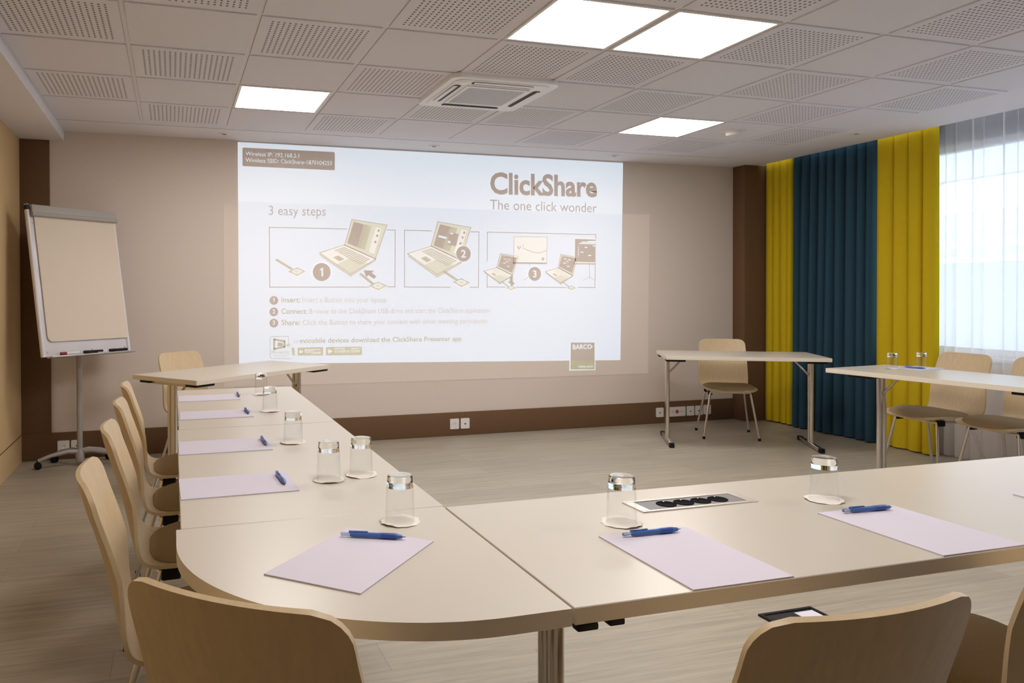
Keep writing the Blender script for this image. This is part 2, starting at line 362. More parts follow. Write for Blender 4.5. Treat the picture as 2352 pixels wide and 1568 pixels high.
# slide artwork in metres on the back wall (x, z)
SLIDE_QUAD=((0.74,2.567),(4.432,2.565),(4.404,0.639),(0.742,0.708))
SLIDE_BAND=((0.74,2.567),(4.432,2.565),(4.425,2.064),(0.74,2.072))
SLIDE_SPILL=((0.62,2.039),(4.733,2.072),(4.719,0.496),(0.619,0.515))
SLIDE_SHAPES=[
('info_badge','slide_dark',1,'p',((0.779,2.516),(0.784,2.523),(1.559,2.525),(1.566,2.518),(1.566,2.374),(1.559,2.367),(0.785,2.368),(0.778,2.376))),
('bullet#1','slide_dark',1,'d',((1.035,1.241),0.037)),
('bullet#2','slide_dark',1,'d',((1.034,1.143),0.037)),
('bullet#3','slide_dark',1,'d',((1.034,1.048),0.037)),
('app_icon','slide_pale',1,'l',(((1.016,0.934),(1.157,0.933),(1.161,0.856)),0.005)),
('app_icon','slide_pale',1,'l',(((1.016,0.934),(1.002,0.923),(1.003,0.76),(1.015,0.747),(1.175,0.743)),0.005)),
('app_icon','slide_olive',2,'l',(((1.036,0.91),(1.124,0.892),(1.124,0.845),(1.036,0.828),(1.036,0.91)),0.016)),
('app_icon','slide_olive',2,'p',((1.065,0.883),(1.112,0.878),(1.112,0.852),(1.065,0.85))),
('store_badge#1','slide_green',1,'p',((1.183,0.836),(1.209,0.835),(1.209,0.769),(1.191,0.769))),
('store_badge#2','slide_green',1,'p',((1.236,0.835),(1.457,0.835),(1.457,0.762),(1.236,0.768))),
('store_badge#3','slide_green',1,'p',((1.482,0.833),(1.803,0.831),(1.803,0.757),(1.482,0.762))),
('store_badge#2','slide_light',2,'p',((1.252,0.815),(1.284,0.798),(1.252,0.782))),
('store_badge#3','slide_light',2,'p',((1.502,0.816),(1.543,0.796),(1.502,0.776))),
('store_badge#2','slide_white',2,'l',(((1.298,0.814),(1.426,0.814)),0.006)),
('store_badge#3','slide_white',2,'l',(((1.559,0.818),(1.647,0.818)),0.006)),
('store_badge#3','slide_white',2,'l',(((1.707,0.814),(1.771,0.816)),0.006)),
('logo_panel','slide_white',1,'p',((3.856,0.826),(4.121,0.821),(4.128,0.55),(3.845,0.555))),
('logo_panel','slide_dark',2,'p',((3.861,0.823),(4.117,0.818),(4.118,0.644),(3.858,0.652))),
('logo_panel','slide_green2',2,'p',((3.858,0.652),(4.118,0.644),(4.12,0.558),(3.856,0.565))),
('logo_panel','slide_white',3,'p',((4.084,0.785),(4.101,0.777),(4.084,0.769))),
('step_frame#1','slide_line',1,'l',(((1.672,1.861),(0.999,1.86),(1.001,1.354),(1.871,1.354)),0.007)),
('step_frame#1','slide_line',1,'l',(((2.032,1.86),(2.111,1.86),(2.108,1.356),(2.038,1.356)),0.007)),
('step_frame#2','slide_line',1,'l',(((2.456,1.861),(2.198,1.862),(2.197,1.355),(2.631,1.353)),0.007)),
('step_frame#2','slide_line',1,'l',(((2.836,1.861),(2.914,1.861),(2.908,1.353),(2.827,1.353)),0.007)),
('step_frame#3','slide_line',1,'l',(((2.996,1.591),(2.999,1.861),(4.13,1.861),(4.122,1.35),(3.939,1.351)),0.007)),
('step_frame#3','slide_line',1,'l',(((2.995,1.471),(2.995,1.355),(3.175,1.354)),0.007)),
('step_frame#3','slide_line',1,'l',(((3.29,1.353),(3.809,1.351)),0.007)),
('laptop_drawing#1','slide_mid',1,'p',((1.716,1.945),(2.036,1.904),(1.929,1.605),(1.651,1.721))),
('laptop_drawing#1','slide_line',3,'l',(((1.716,1.945),(2.036,1.904),(1.929,1.605),(1.651,1.721),(1.716,1.945)),0.005)),
('laptop_drawing#1','slide_dark',2,'p',((1.733,1.924),(1.823,1.905),(1.762,1.704),(1.676,1.737))),
('laptop_drawing#1','slide_mid2',2,'p',((1.823,1.905),(1.858,1.898),(1.796,1.692),(1.762,1.704))),
('laptop_drawing#1','slide_green',2,'p',((1.858,1.898),(1.893,1.89),(1.829,1.679),(1.796,1.692))),
('laptop_drawing#1','slide_mid',2,'p',((1.893,1.89),(1.934,1.882),(1.868,1.664),(1.829,1.679))),
('laptop_drawing#1','slide_light',2,'p',((1.934,1.882),(1.985,1.871),(1.916,1.645),(1.868,1.664))),
('laptop_drawing#1','slide_dark',3,'p',((1.953,1.864),(1.97,1.86),(1.964,1.84),(1.947,1.844))),
('laptop_drawing#1','slide_dark',3,'p',((1.939,1.819),(1.957,1.815),(1.951,1.795),(1.933,1.8))),
('laptop_drawing#1','slide_dark',3,'p',((1.922,1.764),(1.94,1.759),(1.934,1.739),(1.916,1.744))),
('laptop_drawing#1','slide_light',1,'p',((1.645,1.721),(1.929,1.601),(1.702,1.469),(1.429,1.65))),
('laptop_drawing#1','slide_mid',1,'p',((1.429,1.65),(1.702,1.469),(1.929,1.601),(1.929,1.591),(1.702,1.45),(1.433,1.631))),
('laptop_drawing#1','slide_mid',2,'p',((1.689,1.603),(1.86,1.561),(1.702,1.469),(1.578,1.551))),
('laptop_drawing#1','slide_line',3,'l',(((1.645,1.721),(1.929,1.601),(1.702,1.469),(1.429,1.65),(1.645,1.721)),0.005)),
('laptop_drawing#1','slide_line',3,'l',(((1.433,1.631),(1.702,1.45),(1.929,1.591)),0.005)),
('laptop_drawing#1','slide_mid2',3,'p',((1.646,1.704),(1.661,1.697),(1.648,1.692),(1.633,1.699))),
('laptop_drawing#1','slide_mid2',3,'p',((1.665,1.695),(1.681,1.688),(1.667,1.683),(1.652,1.69))),
('laptop_drawing#1','slide_mid2',3,'p',((1.685,1.686),(1.7,1.679),(1.687,1.674),(1.672,1.681))),
('laptop_drawing#1','slide_mid2',3,'p',((1.705,1.678),(1.72,1.671),(1.707,1.665),(1.691,1.672))),
('laptop_drawing#1','slide_mid2',3,'p',((1.724,1.669),(1.74,1.662),(1.726,1.656),(1.711,1.663))),
('laptop_drawing#1','slide_mid2',3,'p',((1.744,1.66),(1.76,1.653),(1.746,1.647),(1.731,1.654))),
('laptop_drawing#1','slide_mid2',3,'p',((1.764,1.651),(1.779,1.644),(1.766,1.638),(1.75,1.645))),
('laptop_drawing#1','slide_mid2',3,'p',((1.784,1.642),(1.799,1.635),(1.786,1.629),(1.77,1.636))),
('laptop_drawing#1','slide_mid2',3,'p',((1.804,1.633),(1.819,1.626),(1.805,1.619),(1.79,1.627))),
('laptop_drawing#1','slide_mid2',3,'p',((1.823,1.624),(1.839,1.617),(1.825,1.61),(1.81,1.617))),
('laptop_drawing#1','slide_mid2',3,'p',((1.843,1.615),(1.859,1.609),(1.845,1.601),(1.83,1.608))),
('laptop_drawing#1','slide_mid2',3,'p',((1.863,1.607),(1.879,1.6),(1.865,1.592),(1.849,1.599))),
('laptop_drawing#1','slide_mid2',3,'p',((1.627,1.698),(1.643,1.69),(1.629,1.686),(1.614,1.693))),
('laptop_drawing#1','slide_mid2',3,'p',((1.647,1.688),(1.662,1.681),(1.649,1.676),(1.634,1.683))),
('laptop_drawing#1','slide_mid2',3,'p',((1.667,1.679),(1.682,1.672),(1.669,1.667),(1.653,1.674))),
('laptop_drawing#1','slide_mid2',3,'p',((1.686,1.67),(1.701,1.663),(1.688,1.657),(1.673,1.665))),
('laptop_drawing#1','slide_mid2',3,'p',((1.706,1.661),(1.721,1.654),(1.708,1.648),(1.692,1.655))),
('laptop_drawing#1','slide_mid2',3,'p',((1.725,1.652),(1.741,1.645),(1.727,1.638),(1.712,1.646))),
('laptop_drawing#1','slide_mid2',3,'p',((1.745,1.643),(1.76,1.635),(1.747,1.629),(1.732,1.636))),
('laptop_drawing#1','slide_mid2',3,'p',((1.765,1.633),(1.78,1.626),(1.767,1.619),(1.751,1.627))),
('laptop_drawing#1','slide_mid2',3,'p',((1.785,1.624),(1.8,1.617),(1.786,1.61),(1.771,1.617))),
('laptop_drawing#1','slide_mid2',3,'p',((1.804,1.615),(1.82,1.608),(1.806,1.6),(1.791,1.608))),
('laptop_drawing#1','slide_mid2',3,'p',((1.824,1.605),(1.84,1.598),(1.826,1.591),(1.811,1.598))),
('laptop_drawing#1','slide_mid2',3,'p',((1.844,1.596),(1.86,1.589),(1.846,1.581),(1.83,1.589))),
('laptop_drawing#1','slide_mid2',3,'p',((1.609,1.691),(1.624,1.684),(1.611,1.679),(1.596,1.687))),
('laptop_drawing#1','slide_mid2',3,'p',((1.629,1.682),(1.644,1.674),(1.631,1.669),(1.615,1.677))),
('laptop_drawing#1','slide_mid2',3,'p',((1.648,1.672),(1.663,1.665),(1.65,1.659),(1.635,1.667))),
('laptop_drawing#1','slide_mid2',3,'p',((1.668,1.663),(1.683,1.655),(1.669,1.65),(1.654,1.657))),
('laptop_drawing#1','slide_mid2',3,'p',((1.687,1.653),(1.702,1.646),(1.689,1.64),(1.674,1.647))),
('laptop_drawing#1','slide_mid2',3,'p',((1.707,1.643),(1.722,1.636),(1.709,1.63),(1.693,1.638))),
('laptop_drawing#1','slide_mid2',3,'p',((1.726,1.634),(1.742,1.627),(1.728,1.62),(1.713,1.628))),
('laptop_drawing#1','slide_mid2',3,'p',((1.746,1.624),(1.762,1.617),(1.748,1.61),(1.733,1.618))),
('laptop_drawing#1','slide_mid2',3,'p',((1.766,1.615),(1.781,1.607),(1.768,1.6),(1.752,1.608))),
('laptop_drawing#1','slide_mid2',3,'p',((1.786,1.605),(1.801,1.598),(1.787,1.591),(1.772,1.598))),
('laptop_drawing#1','slide_mid2',3,'p',((1.805,1.595),(1.821,1.588),(1.807,1.581),(1.792,1.588))),
('laptop_drawing#1','slide_mid2',3,'p',((1.825,1.586),(1.841,1.578),(1.827,1.571),(1.812,1.578))),
('laptop_drawing#1','slide_mid2',3,'p',((1.591,1.685),(1.606,1.677),(1.593,1.672),(1.578,1.68))),
('laptop_drawing#1','slide_mid2',3,'p',((1.61,1.675),(1.625,1.667),(1.612,1.662),(1.597,1.67))),
('laptop_drawing#1','slide_mid2',3,'p',((1.63,1.665),(1.645,1.657),(1.631,1.652),(1.616,1.66))),
('laptop_drawing#1','slide_mid2',3,'p',((1.649,1.655),(1.664,1.647),(1.651,1.642),(1.636,1.65))),
('laptop_drawing#1','slide_mid2',3,'p',((1.669,1.645),(1.684,1.637),(1.671,1.632),(1.655,1.64))),
('laptop_drawing#1','slide_mid2',3,'p',((1.688,1.635),(1.703,1.628),(1.69,1.621),(1.675,1.629))),
('laptop_drawing#1','slide_mid2',3,'p',((1.708,1.625),(1.723,1.618),(1.71,1.611),(1.694,1.619))),
('laptop_drawing#1','slide_mid2',3,'p',((1.727,1.615),(1.743,1.608),(1.729,1.601),(1.714,1.609))),
('laptop_drawing#1','slide_mid2',3,'p',((1.747,1.605),(1.762,1.598),(1.749,1.591),(1.734,1.599))),
('laptop_drawing#1','slide_mid2',3,'p',((1.767,1.595),(1.782,1.588),(1.768,1.581),(1.753,1.589))),
('laptop_drawing#1','slide_mid2',3,'p',((1.786,1.585),(1.802,1.578),(1.788,1.57),(1.773,1.578))),
('laptop_drawing#1','slide_mid2',3,'p',((1.806,1.575),(1.822,1.568),(1.808,1.56),(1.792,1.568))),
('laptop_drawing#1','slide_mid2',3,'p',((1.573,1.678),(1.588,1.67),(1.574,1.665),(1.559,1.674))),
('laptop_drawing#1','slide_mid2',3,'p',((1.592,1.668),(1.607,1.66),(1.594,1.655),(1.579,1.663))),
('laptop_drawing#1','slide_mid2',3,'p',((1.611,1.658),(1.626,1.65),(1.613,1.645),(1.598,1.653))),
('laptop_drawing#1','slide_mid2',3,'p',((1.631,1.648),(1.646,1.64),(1.633,1.634),(1.617,1.642))),
('laptop_drawing#1','slide_mid2',3,'p',((1.65,1.637),(1.665,1.629),(1.652,1.624),(1.637,1.632))),
('laptop_drawing#1','slide_mid2',3,'p',((1.67,1.627),(1.685,1.619),(1.671,1.613),(1.656,1.621))),
('laptop_drawing#1','slide_mid2',3,'p',((1.689,1.617),(1.704,1.609),(1.691,1.603),(1.676,1.611))),
('laptop_drawing#1','slide_mid2',3,'p',((1.709,1.607),(1.724,1.599),(1.71,1.592),(1.695,1.6))),
('laptop_drawing#1','slide_mid2',3,'p',((1.728,1.596),(1.744,1.588),(1.73,1.581),(1.715,1.59))),
('laptop_drawing#1','slide_mid2',3,'p',((1.748,1.586),(1.763,1.578),(1.75,1.571),(1.734,1.579))),
('laptop_drawing#1','slide_mid2',3,'p',((1.768,1.576),(1.783,1.567),(1.769,1.56),(1.754,1.568))),
('laptop_drawing#1','slide_mid2',3,'p',((1.787,1.565),(1.803,1.557),(1.789,1.55),(1.774,1.558))),
('laptop_drawing#1','slide_mid2',3,'p',((1.593,1.63),(1.648,1.598),(1.604,1.578),(1.549,1.612))),
('laptop_drawing#2','slide_mid',1,'p',((2.511,1.945),(2.836,1.901),(2.732,1.602),(2.448,1.725))),
('laptop_drawing#2','slide_line',3,'l',(((2.511,1.945),(2.836,1.901),(2.732,1.602),(2.448,1.725),(2.511,1.945)),0.005)),
('laptop_drawing#2','slide_dark',2,'p',((2.536,1.922),(2.63,1.903),(2.558,1.702),(2.472,1.73))),
('laptop_drawing#2','slide_mid2',2,'p',((2.63,1.903),(2.666,1.896),(2.592,1.69),(2.558,1.702))),
('laptop_drawing#2','slide_green',2,'p',((2.666,1.896),(2.703,1.889),(2.626,1.679),(2.592,1.69))),
('laptop_drawing#2','slide_mid',2,'p',((2.703,1.889),(2.745,1.88),(2.664,1.666),(2.626,1.679))),
('laptop_drawing#2','slide_light',2,'p',((2.745,1.88),(2.798,1.87),(2.713,1.65),(2.664,1.666))),
('laptop_drawing#2','slide_dark',3,'p',((2.764,1.863),(2.782,1.859),(2.775,1.839),(2.756,1.843))),
('laptop_drawing#2','slide_dark',3,'p',((2.747,1.819),(2.765,1.815),(2.758,1.795),(2.74,1.8))),
('laptop_drawing#2','slide_dark',3,'p',((2.727,1.765),(2.744,1.76),(2.737,1.74),(2.719,1.745))),
('laptop_drawing#2','slide_light',1,'p',((2.448,1.723),(2.747,1.593),(2.506,1.466),(2.226,1.654))),
('laptop_drawing#2','slide_mid',1,'p',((2.226,1.654),(2.506,1.466),(2.747,1.593),(2.747,1.581),(2.505,1.444),(2.232,1.632))),
('laptop_drawing#2','slide_mid',2,'p',((2.495,1.601),(2.674,1.554),(2.506,1.466),(2.379,1.551))),
('laptop_drawing#2','slide_line',3,'l',(((2.448,1.723),(2.747,1.593),(2.506,1.466),(2.226,1.654),(2.448,1.723)),0.005)),
('laptop_drawing#2','slide_line',3,'l',(((2.232,1.632),(2.505,1.444),(2.747,1.581)),0.005)),
('laptop_drawing#2','slide_mid2',3,'p',((2.449,1.705),(2.465,1.698),(2.451,1.693),(2.435,1.701))),
('laptop_drawing#2','slide_mid2',3,'p',((2.469,1.696),(2.486,1.688),(2.472,1.683),(2.456,1.691))),
('laptop_drawing#2','slide_mid2',3,'p',((2.49,1.686),(2.506,1.679),(2.492,1.674),(2.476,1.681))),
('laptop_drawing#2','slide_mid2',3,'p',((2.511,1.677),(2.527,1.669),(2.513,1.664),(2.497,1.671))),
('laptop_drawing#2','slide_mid2',3,'p',((2.532,1.667),(2.548,1.66),(2.534,1.654),(2.518,1.662))),
('laptop_drawing#2','slide_mid2',3,'p',((2.552,1.658),(2.569,1.65),(2.554,1.644),(2.538,1.652))),
('laptop_drawing#2','slide_mid2',3,'p',((2.573,1.648),(2.59,1.641),(2.575,1.635),(2.559,1.642))),
('laptop_drawing#2','slide_mid2',3,'p',((2.594,1.639),(2.61,1.631),(2.596,1.625),(2.58,1.633))),
('laptop_drawing#2','slide_mid2',3,'p',((2.615,1.629),(2.631,1.622),(2.617,1.615),(2.601,1.623))),
('laptop_drawing#2','slide_mid2',3,'p',((2.636,1.62),(2.652,1.612),(2.638,1.605),(2.622,1.613))),
('laptop_drawing#2','slide_mid2',3,'p',((2.657,1.61),(2.673,1.603),(2.659,1.595),(2.642,1.603))),
('laptop_drawing#2','slide_mid2',3,'p',((2.678,1.6),(2.694,1.593),(2.68,1.585),(2.663,1.593))),
('laptop_drawing#2','slide_mid2',3,'p',((2.43,1.699),(2.446,1.691),(2.432,1.687),(2.416,1.694))),
('laptop_drawing#2','slide_mid2',3,'p',((2.45,1.689),(2.466,1.681),(2.453,1.677),(2.437,1.684))),
('laptop_drawing#2','slide_mid2',3,'p',((2.471,1.679),(2.487,1.672),(2.473,1.667),(2.457,1.674))),
('laptop_drawing#2','slide_mid2',3,'p',((2.492,1.669),(2.508,1.662),(2.494,1.656),(2.478,1.664))),
('laptop_drawing#2','slide_mid2',3,'p',((2.512,1.66),(2.528,1.652),(2.514,1.646),(2.498,1.654))),
('laptop_drawing#2','slide_mid2',3,'p',((2.533,1.65),(2.549,1.642),(2.535,1.636),(2.519,1.644))),
('laptop_drawing#2','slide_mid2',3,'p',((2.554,1.64),(2.57,1.632),(2.556,1.626),(2.539,1.634))),
('laptop_drawing#2','slide_mid2',3,'p',((2.574,1.63),(2.591,1.622),(2.576,1.616),(2.56,1.624))),
('laptop_drawing#2','slide_mid2',3,'p',((2.595,1.62),(2.611,1.613),(2.597,1.606),(2.581,1.614))),
('laptop_drawing#2','slide_mid2',3,'p',((2.616,1.61),(2.632,1.603),(2.618,1.596),(2.602,1.604))),
('laptop_drawing#2','slide_mid2',3,'p',((2.637,1.6),(2.653,1.593),(2.639,1.585),(2.622,1.593))),
('laptop_drawing#2','slide_mid2',3,'p',((2.658,1.59),(2.674,1.583),(2.659,1.575),(2.643,1.583))),
('laptop_drawing#2','slide_mid2',3,'p',((2.411,1.693),(2.427,1.685),(2.413,1.68),(2.398,1.688))),
('laptop_drawing#2','slide_mid2',3,'p',((2.432,1.683),(2.447,1.675),(2.434,1.67),(2.418,1.678))),
('laptop_drawing#2','slide_mid2',3,'p',((2.452,1.672),(2.468,1.665),(2.454,1.659),(2.438,1.667))),
('laptop_drawing#2','slide_mid2',3,'p',((2.472,1.662),(2.488,1.654),(2.474,1.649),(2.459,1.657))),
('laptop_drawing#2','slide_mid2',3,'p',((2.493,1.652),(2.509,1.644),(2.495,1.639),(2.479,1.647))),
('laptop_drawing#2','slide_mid2',3,'p',((2.514,1.642),(2.53,1.634),(2.515,1.628),(2.499,1.636))),
('laptop_drawing#2','slide_mid2',3,'p',((2.534,1.632),(2.55,1.624),(2.536,1.618),(2.52,1.626))),
('laptop_drawing#2','slide_mid2',3,'p',((2.555,1.621),(2.571,1.613),(2.557,1.607),(2.541,1.615))),
('laptop_drawing#2','slide_mid2',3,'p',((2.575,1.611),(2.591,1.603),(2.577,1.597),(2.561,1.605))),
('laptop_drawing#2','slide_mid2',3,'p',((2.596,1.601),(2.612,1.593),(2.598,1.586),(2.582,1.594))),
('laptop_drawing#2','slide_mid2',3,'p',((2.617,1.591),(2.633,1.583),(2.618,1.576),(2.602,1.584))),
('laptop_drawing#2','slide_mid2',3,'p',((2.638,1.581),(2.654,1.572),(2.639,1.565),(2.623,1.573))),
('laptop_drawing#2','slide_mid2',3,'p',((2.392,1.687),(2.408,1.678),(2.394,1.674),(2.379,1.682))),
('laptop_drawing#2','slide_mid2',3,'p',((2.413,1.676),(2.428,1.668),(2.415,1.663),(2.399,1.671))),
('laptop_drawing#2','slide_mid2',3,'p',((2.433,1.666),(2.449,1.657),(2.435,1.652),(2.419,1.661))),
('laptop_drawing#2','slide_mid2',3,'p',((2.453,1.655),(2.469,1.647),(2.455,1.641),(2.439,1.65))),
('laptop_drawing#2','slide_mid2',3,'p',((2.474,1.645),(2.49,1.636),(2.476,1.631),(2.46,1.639))),
('laptop_drawing#2','slide_mid2',3,'p',((2.494,1.634),(2.51,1.626),(2.496,1.62),(2.48,1.628))),
('laptop_drawing#2','slide_mid2',3,'p',((2.514,1.623),(2.53,1.615),(2.516,1.609),(2.501,1.618))),
('laptop_drawing#2','slide_mid2',3,'p',((2.535,1.613),(2.551,1.605),(2.537,1.598),(2.521,1.607))),
('laptop_drawing#2','slide_mid2',3,'p',((2.555,1.602),(2.572,1.594),(2.557,1.587),(2.541,1.596))),
('laptop_drawing#2','slide_mid2',3,'p',((2.576,1.592),(2.592,1.583),(2.578,1.577),(2.562,1.585))),
('laptop_drawing#2','slide_mid2',3,'p',((2.597,1.581),(2.613,1.573),(2.598,1.566),(2.582,1.574))),
('laptop_drawing#2','slide_mid2',3,'p',((2.617,1.571),(2.634,1.562),(2.619,1.555),(2.603,1.563))),
('laptop_drawing#2','slide_mid2',3,'p',((2.373,1.68),(2.389,1.672),(2.376,1.667),(2.36,1.676))),
('laptop_drawing#2','slide_mid2',3,'p',((2.394,1.669),(2.409,1.661),(2.396,1.656),(2.38,1.665))),
('laptop_drawing#2','slide_mid2',3,'p',((2.414,1.659),(2.43,1.65),(2.416,1.645),(2.4,1.654))),
('laptop_drawing#2','slide_mid2',3,'p',((2.434,1.648),(2.45,1.639),(2.436,1.634),(2.42,1.643))),
('laptop_drawing#2','slide_mid2',3,'p',((2.454,1.637),(2.47,1.629),(2.456,1.623),(2.441,1.632))),
('laptop_drawing#2','slide_mid2',3,'p',((2.475,1.626),(2.49,1.618),(2.477,1.612),(2.461,1.621))),
('laptop_drawing#2','slide_mid2',3,'p',((2.495,1.615),(2.511,1.607),(2.497,1.601),(2.481,1.609))),
('laptop_drawing#2','slide_mid2',3,'p',((2.515,1.604),(2.531,1.596),(2.517,1.589),(2.501,1.598))),
('laptop_drawing#2','slide_mid2',3,'p',((2.536,1.593),(2.552,1.585),(2.538,1.578),(2.522,1.587))),
('laptop_drawing#2','slide_mid2',3,'p',((2.556,1.583),(2.572,1.574),(2.558,1.567),(2.542,1.576))),
('laptop_drawing#2','slide_mid2',3,'p',((2.577,1.572),(2.593,1.563),(2.578,1.556),(2.562,1.565))),
('laptop_drawing#2','slide_mid2',3,'p',((2.597,1.561),(2.613,1.552),(2.599,1.545),(2.583,1.554))),
('laptop_drawing#2','slide_mid2',3,'p',((2.395,1.631),(2.452,1.597),(2.406,1.578),(2.35,1.613))),
('laptop_drawing#2','slide_dark',3,'p',((2.619,1.846),(2.713,1.838),(2.688,1.726),(2.604,1.744))),
('laptop_drawing#2','slide_white',4,'p',((2.521,1.823),(2.599,1.806),(2.595,1.788),(2.517,1.807))),
('laptop_drawing#2','slide_white',4,'p',((2.611,1.776),(2.637,1.77),(2.632,1.751),(2.608,1.755))),
('laptop_drawing#2','slide_white',4,'p',((2.633,1.848),(2.66,1.843),(2.657,1.832),(2.629,1.837))),
('laptop_drawing#3','slide_mid',1,'p',((3.127,1.664),(3.311,1.641),(3.251,1.466),(3.091,1.536))),
('laptop_drawing#3','slide_line',3,'l',(((3.127,1.664),(3.311,1.641),(3.251,1.466),(3.091,1.536),(3.127,1.664)),0.005)),
('laptop_drawing#3','slide_dark',2,'p',((3.144,1.651),(3.3,1.629),(3.246,1.488),(3.106,1.546))),
('laptop_drawing#3','slide_light',1,'p',((3.091,1.535),(3.249,1.464),(3.124,1.395),(2.963,1.501))),
('laptop_drawing#3','slide_mid',1,'p',((2.963,1.501),(3.124,1.395),(3.249,1.464),(3.249,1.459),(3.124,1.384),(2.97,1.49))),
('laptop_drawing#3','slide_mid',2,'p',((3.114,1.469),(3.211,1.444),(3.124,1.395),(3.051,1.443))),
('laptop_drawing#3','slide_line',3,'l',(((3.091,1.535),(3.249,1.464),(3.124,1.395),(2.963,1.501),(3.091,1.535)),0.005)),
('laptop_drawing#3','slide_line',3,'l',(((2.97,1.49),(3.124,1.384),(3.249,1.459)),0.005)),
('laptop_drawing#3','slide_mid',3,'p',((3.091,1.525),(3.103,1.519),(3.091,1.515),(3.078,1.522))),
('laptop_drawing#3','slide_mid',3,'p',((3.107,1.518),(3.12,1.512),(3.107,1.507),(3.094,1.514))),
('laptop_drawing#3','slide_mid',3,'p',((3.124,1.51),(3.137,1.504),(3.124,1.499),(3.111,1.506))),
('laptop_drawing#3','slide_mid',3,'p',((3.14,1.502),(3.153,1.496),(3.14,1.491),(3.127,1.497))),
('laptop_drawing#3','slide_mid',3,'p',((3.157,1.494),(3.17,1.488),(3.157,1.483),(3.144,1.489))),
('laptop_drawing#3','slide_mid',3,'p',((3.173,1.487),(3.186,1.481),(3.174,1.475),(3.161,1.481))),
('laptop_drawing#3','slide_mid',3,'p',((3.19,1.479),(3.203,1.473),(3.19,1.467),(3.177,1.473))),
('laptop_drawing#3','slide_mid',3,'p',((3.207,1.471),(3.22,1.465),(3.207,1.458),(3.194,1.465))),
('laptop_drawing#3','slide_mid',3,'p',((3.073,1.52),(3.086,1.514),(3.073,1.51),(3.06,1.516))),
('laptop_drawing#3','slide_mid',3,'p',((3.089,1.512),(3.102,1.506),(3.089,1.501),(3.076,1.508))),
('laptop_drawing#3','slide_mid',3,'p',((3.106,1.504),(3.119,1.497),(3.106,1.492),(3.093,1.499))),
('laptop_drawing#3','slide_mid',3,'p',((3.123,1.496),(3.135,1.489),(3.123,1.484),(3.11,1.491))),
('laptop_drawing#3','slide_mid',3,'p',((3.139,1.487),(3.152,1.481),(3.139,1.475),(3.126,1.482))),
('laptop_drawing#3','slide_mid',3,'p',((3.156,1.479),(3.169,1.472),(3.156,1.467),(3.143,1.473))),
('laptop_drawing#3','slide_mid',3,'p',((3.172,1.471),(3.185,1.464),(3.173,1.458),(3.16,1.465))),
('laptop_drawing#3','slide_mid',3,'p',((3.189,1.462),(3.202,1.456),(3.189,1.449),(3.176,1.456))),
('laptop_drawing#3','slide_mid',3,'p',((3.055,1.515),(3.068,1.508),(3.055,1.504),(3.042,1.511))),
('laptop_drawing#3','slide_mid',3,'p',((3.071,1.506),(3.084,1.5),(3.072,1.495),(3.059,1.502))),
('laptop_drawing#3','slide_mid',3,'p',((3.088,1.498),(3.101,1.491),(3.088,1.486),(3.075,1.493))),
('laptop_drawing#3','slide_mid',3,'p',((3.105,1.489),(3.118,1.482),(3.105,1.477),(3.092,1.484))),
('laptop_drawing#3','slide_mid',3,'p',((3.121,1.48),(3.134,1.473),(3.122,1.468),(3.109,1.475))),
('laptop_drawing#3','slide_mid',3,'p',((3.138,1.471),(3.151,1.464),(3.138,1.458),(3.125,1.466))),
('laptop_drawing#3','slide_mid',3,'p',((3.155,1.462),(3.168,1.456),(3.155,1.449),(3.142,1.456))),
('laptop_drawing#3','slide_mid',3,'p',((3.171,1.454),(3.184,1.447),(3.172,1.44),(3.159,1.447))),
('laptop_drawing#3','slide_mid2',3,'p',((3.059,1.486),(3.091,1.468),(3.066,1.457),(3.034,1.477))),
('laptop_drawing#4','slide_mid',1,'p',((3.754,1.665),(3.931,1.638),(3.879,1.464),(3.724,1.539))),
('laptop_drawing#4','slide_line',3,'l',(((3.754,1.665),(3.931,1.638),(3.879,1.464),(3.724,1.539),(3.754,1.665)),0.005)),
('laptop_drawing#4','slide_dark',2,'p',((3.767,1.652),(3.92,1.628),(3.872,1.487),(3.735,1.549))),
('laptop_drawing#4','slide_light',1,'p',((3.724,1.537),(3.881,1.464),(3.752,1.394),(3.591,1.5))),
('laptop_drawing#4','slide_mid',1,'p',((3.591,1.5),(3.752,1.394),(3.881,1.464),(3.881,1.458),(3.752,1.382),(3.597,1.488))),
('laptop_drawing#4','slide_mid',2,'p',((3.745,1.469),(3.842,1.443),(3.752,1.394),(3.679,1.442))),
('laptop_drawing#4','slide_line',3,'l',(((3.724,1.537),(3.881,1.464),(3.752,1.394),(3.591,1.5),(3.724,1.537)),0.005)),
('laptop_drawing#4','slide_line',3,'l',(((3.597,1.488),(3.752,1.382),(3.881,1.458)),0.005)),
('laptop_drawing#4','slide_mid',3,'p',((3.723,1.527),(3.736,1.521),(3.723,1.517),(3.71,1.523))),
('laptop_drawing#4','slide_mid',3,'p',((3.74,1.519),(3.752,1.513),(3.739,1.508),(3.726,1.515))),
('laptop_drawing#4','slide_mid',3,'p',((3.756,1.512),(3.769,1.505),(3.756,1.5),(3.743,1.507))),
('laptop_drawing#4','slide_mid',3,'p',((3.773,1.504),(3.786,1.497),(3.772,1.492),(3.759,1.498))),
('laptop_drawing#4','slide_mid',3,'p',((3.789,1.496),(3.802,1.489),(3.789,1.484),(3.776,1.49))),
('laptop_drawing#4','slide_mid',3,'p',((3.806,1.488),(3.819,1.481),(3.805,1.475),(3.793,1.482))),
('laptop_drawing#4','slide_mid',3,'p',((3.822,1.48),(3.835,1.473),(3.822,1.467),(3.809,1.473))),
('laptop_drawing#4','slide_mid',3,'p',((3.839,1.471),(3.852,1.465),(3.839,1.458),(3.826,1.465))),
('laptop_drawing#4','slide_mid',3,'p',((3.704,1.522),(3.717,1.515),(3.704,1.511),(3.691,1.518))),
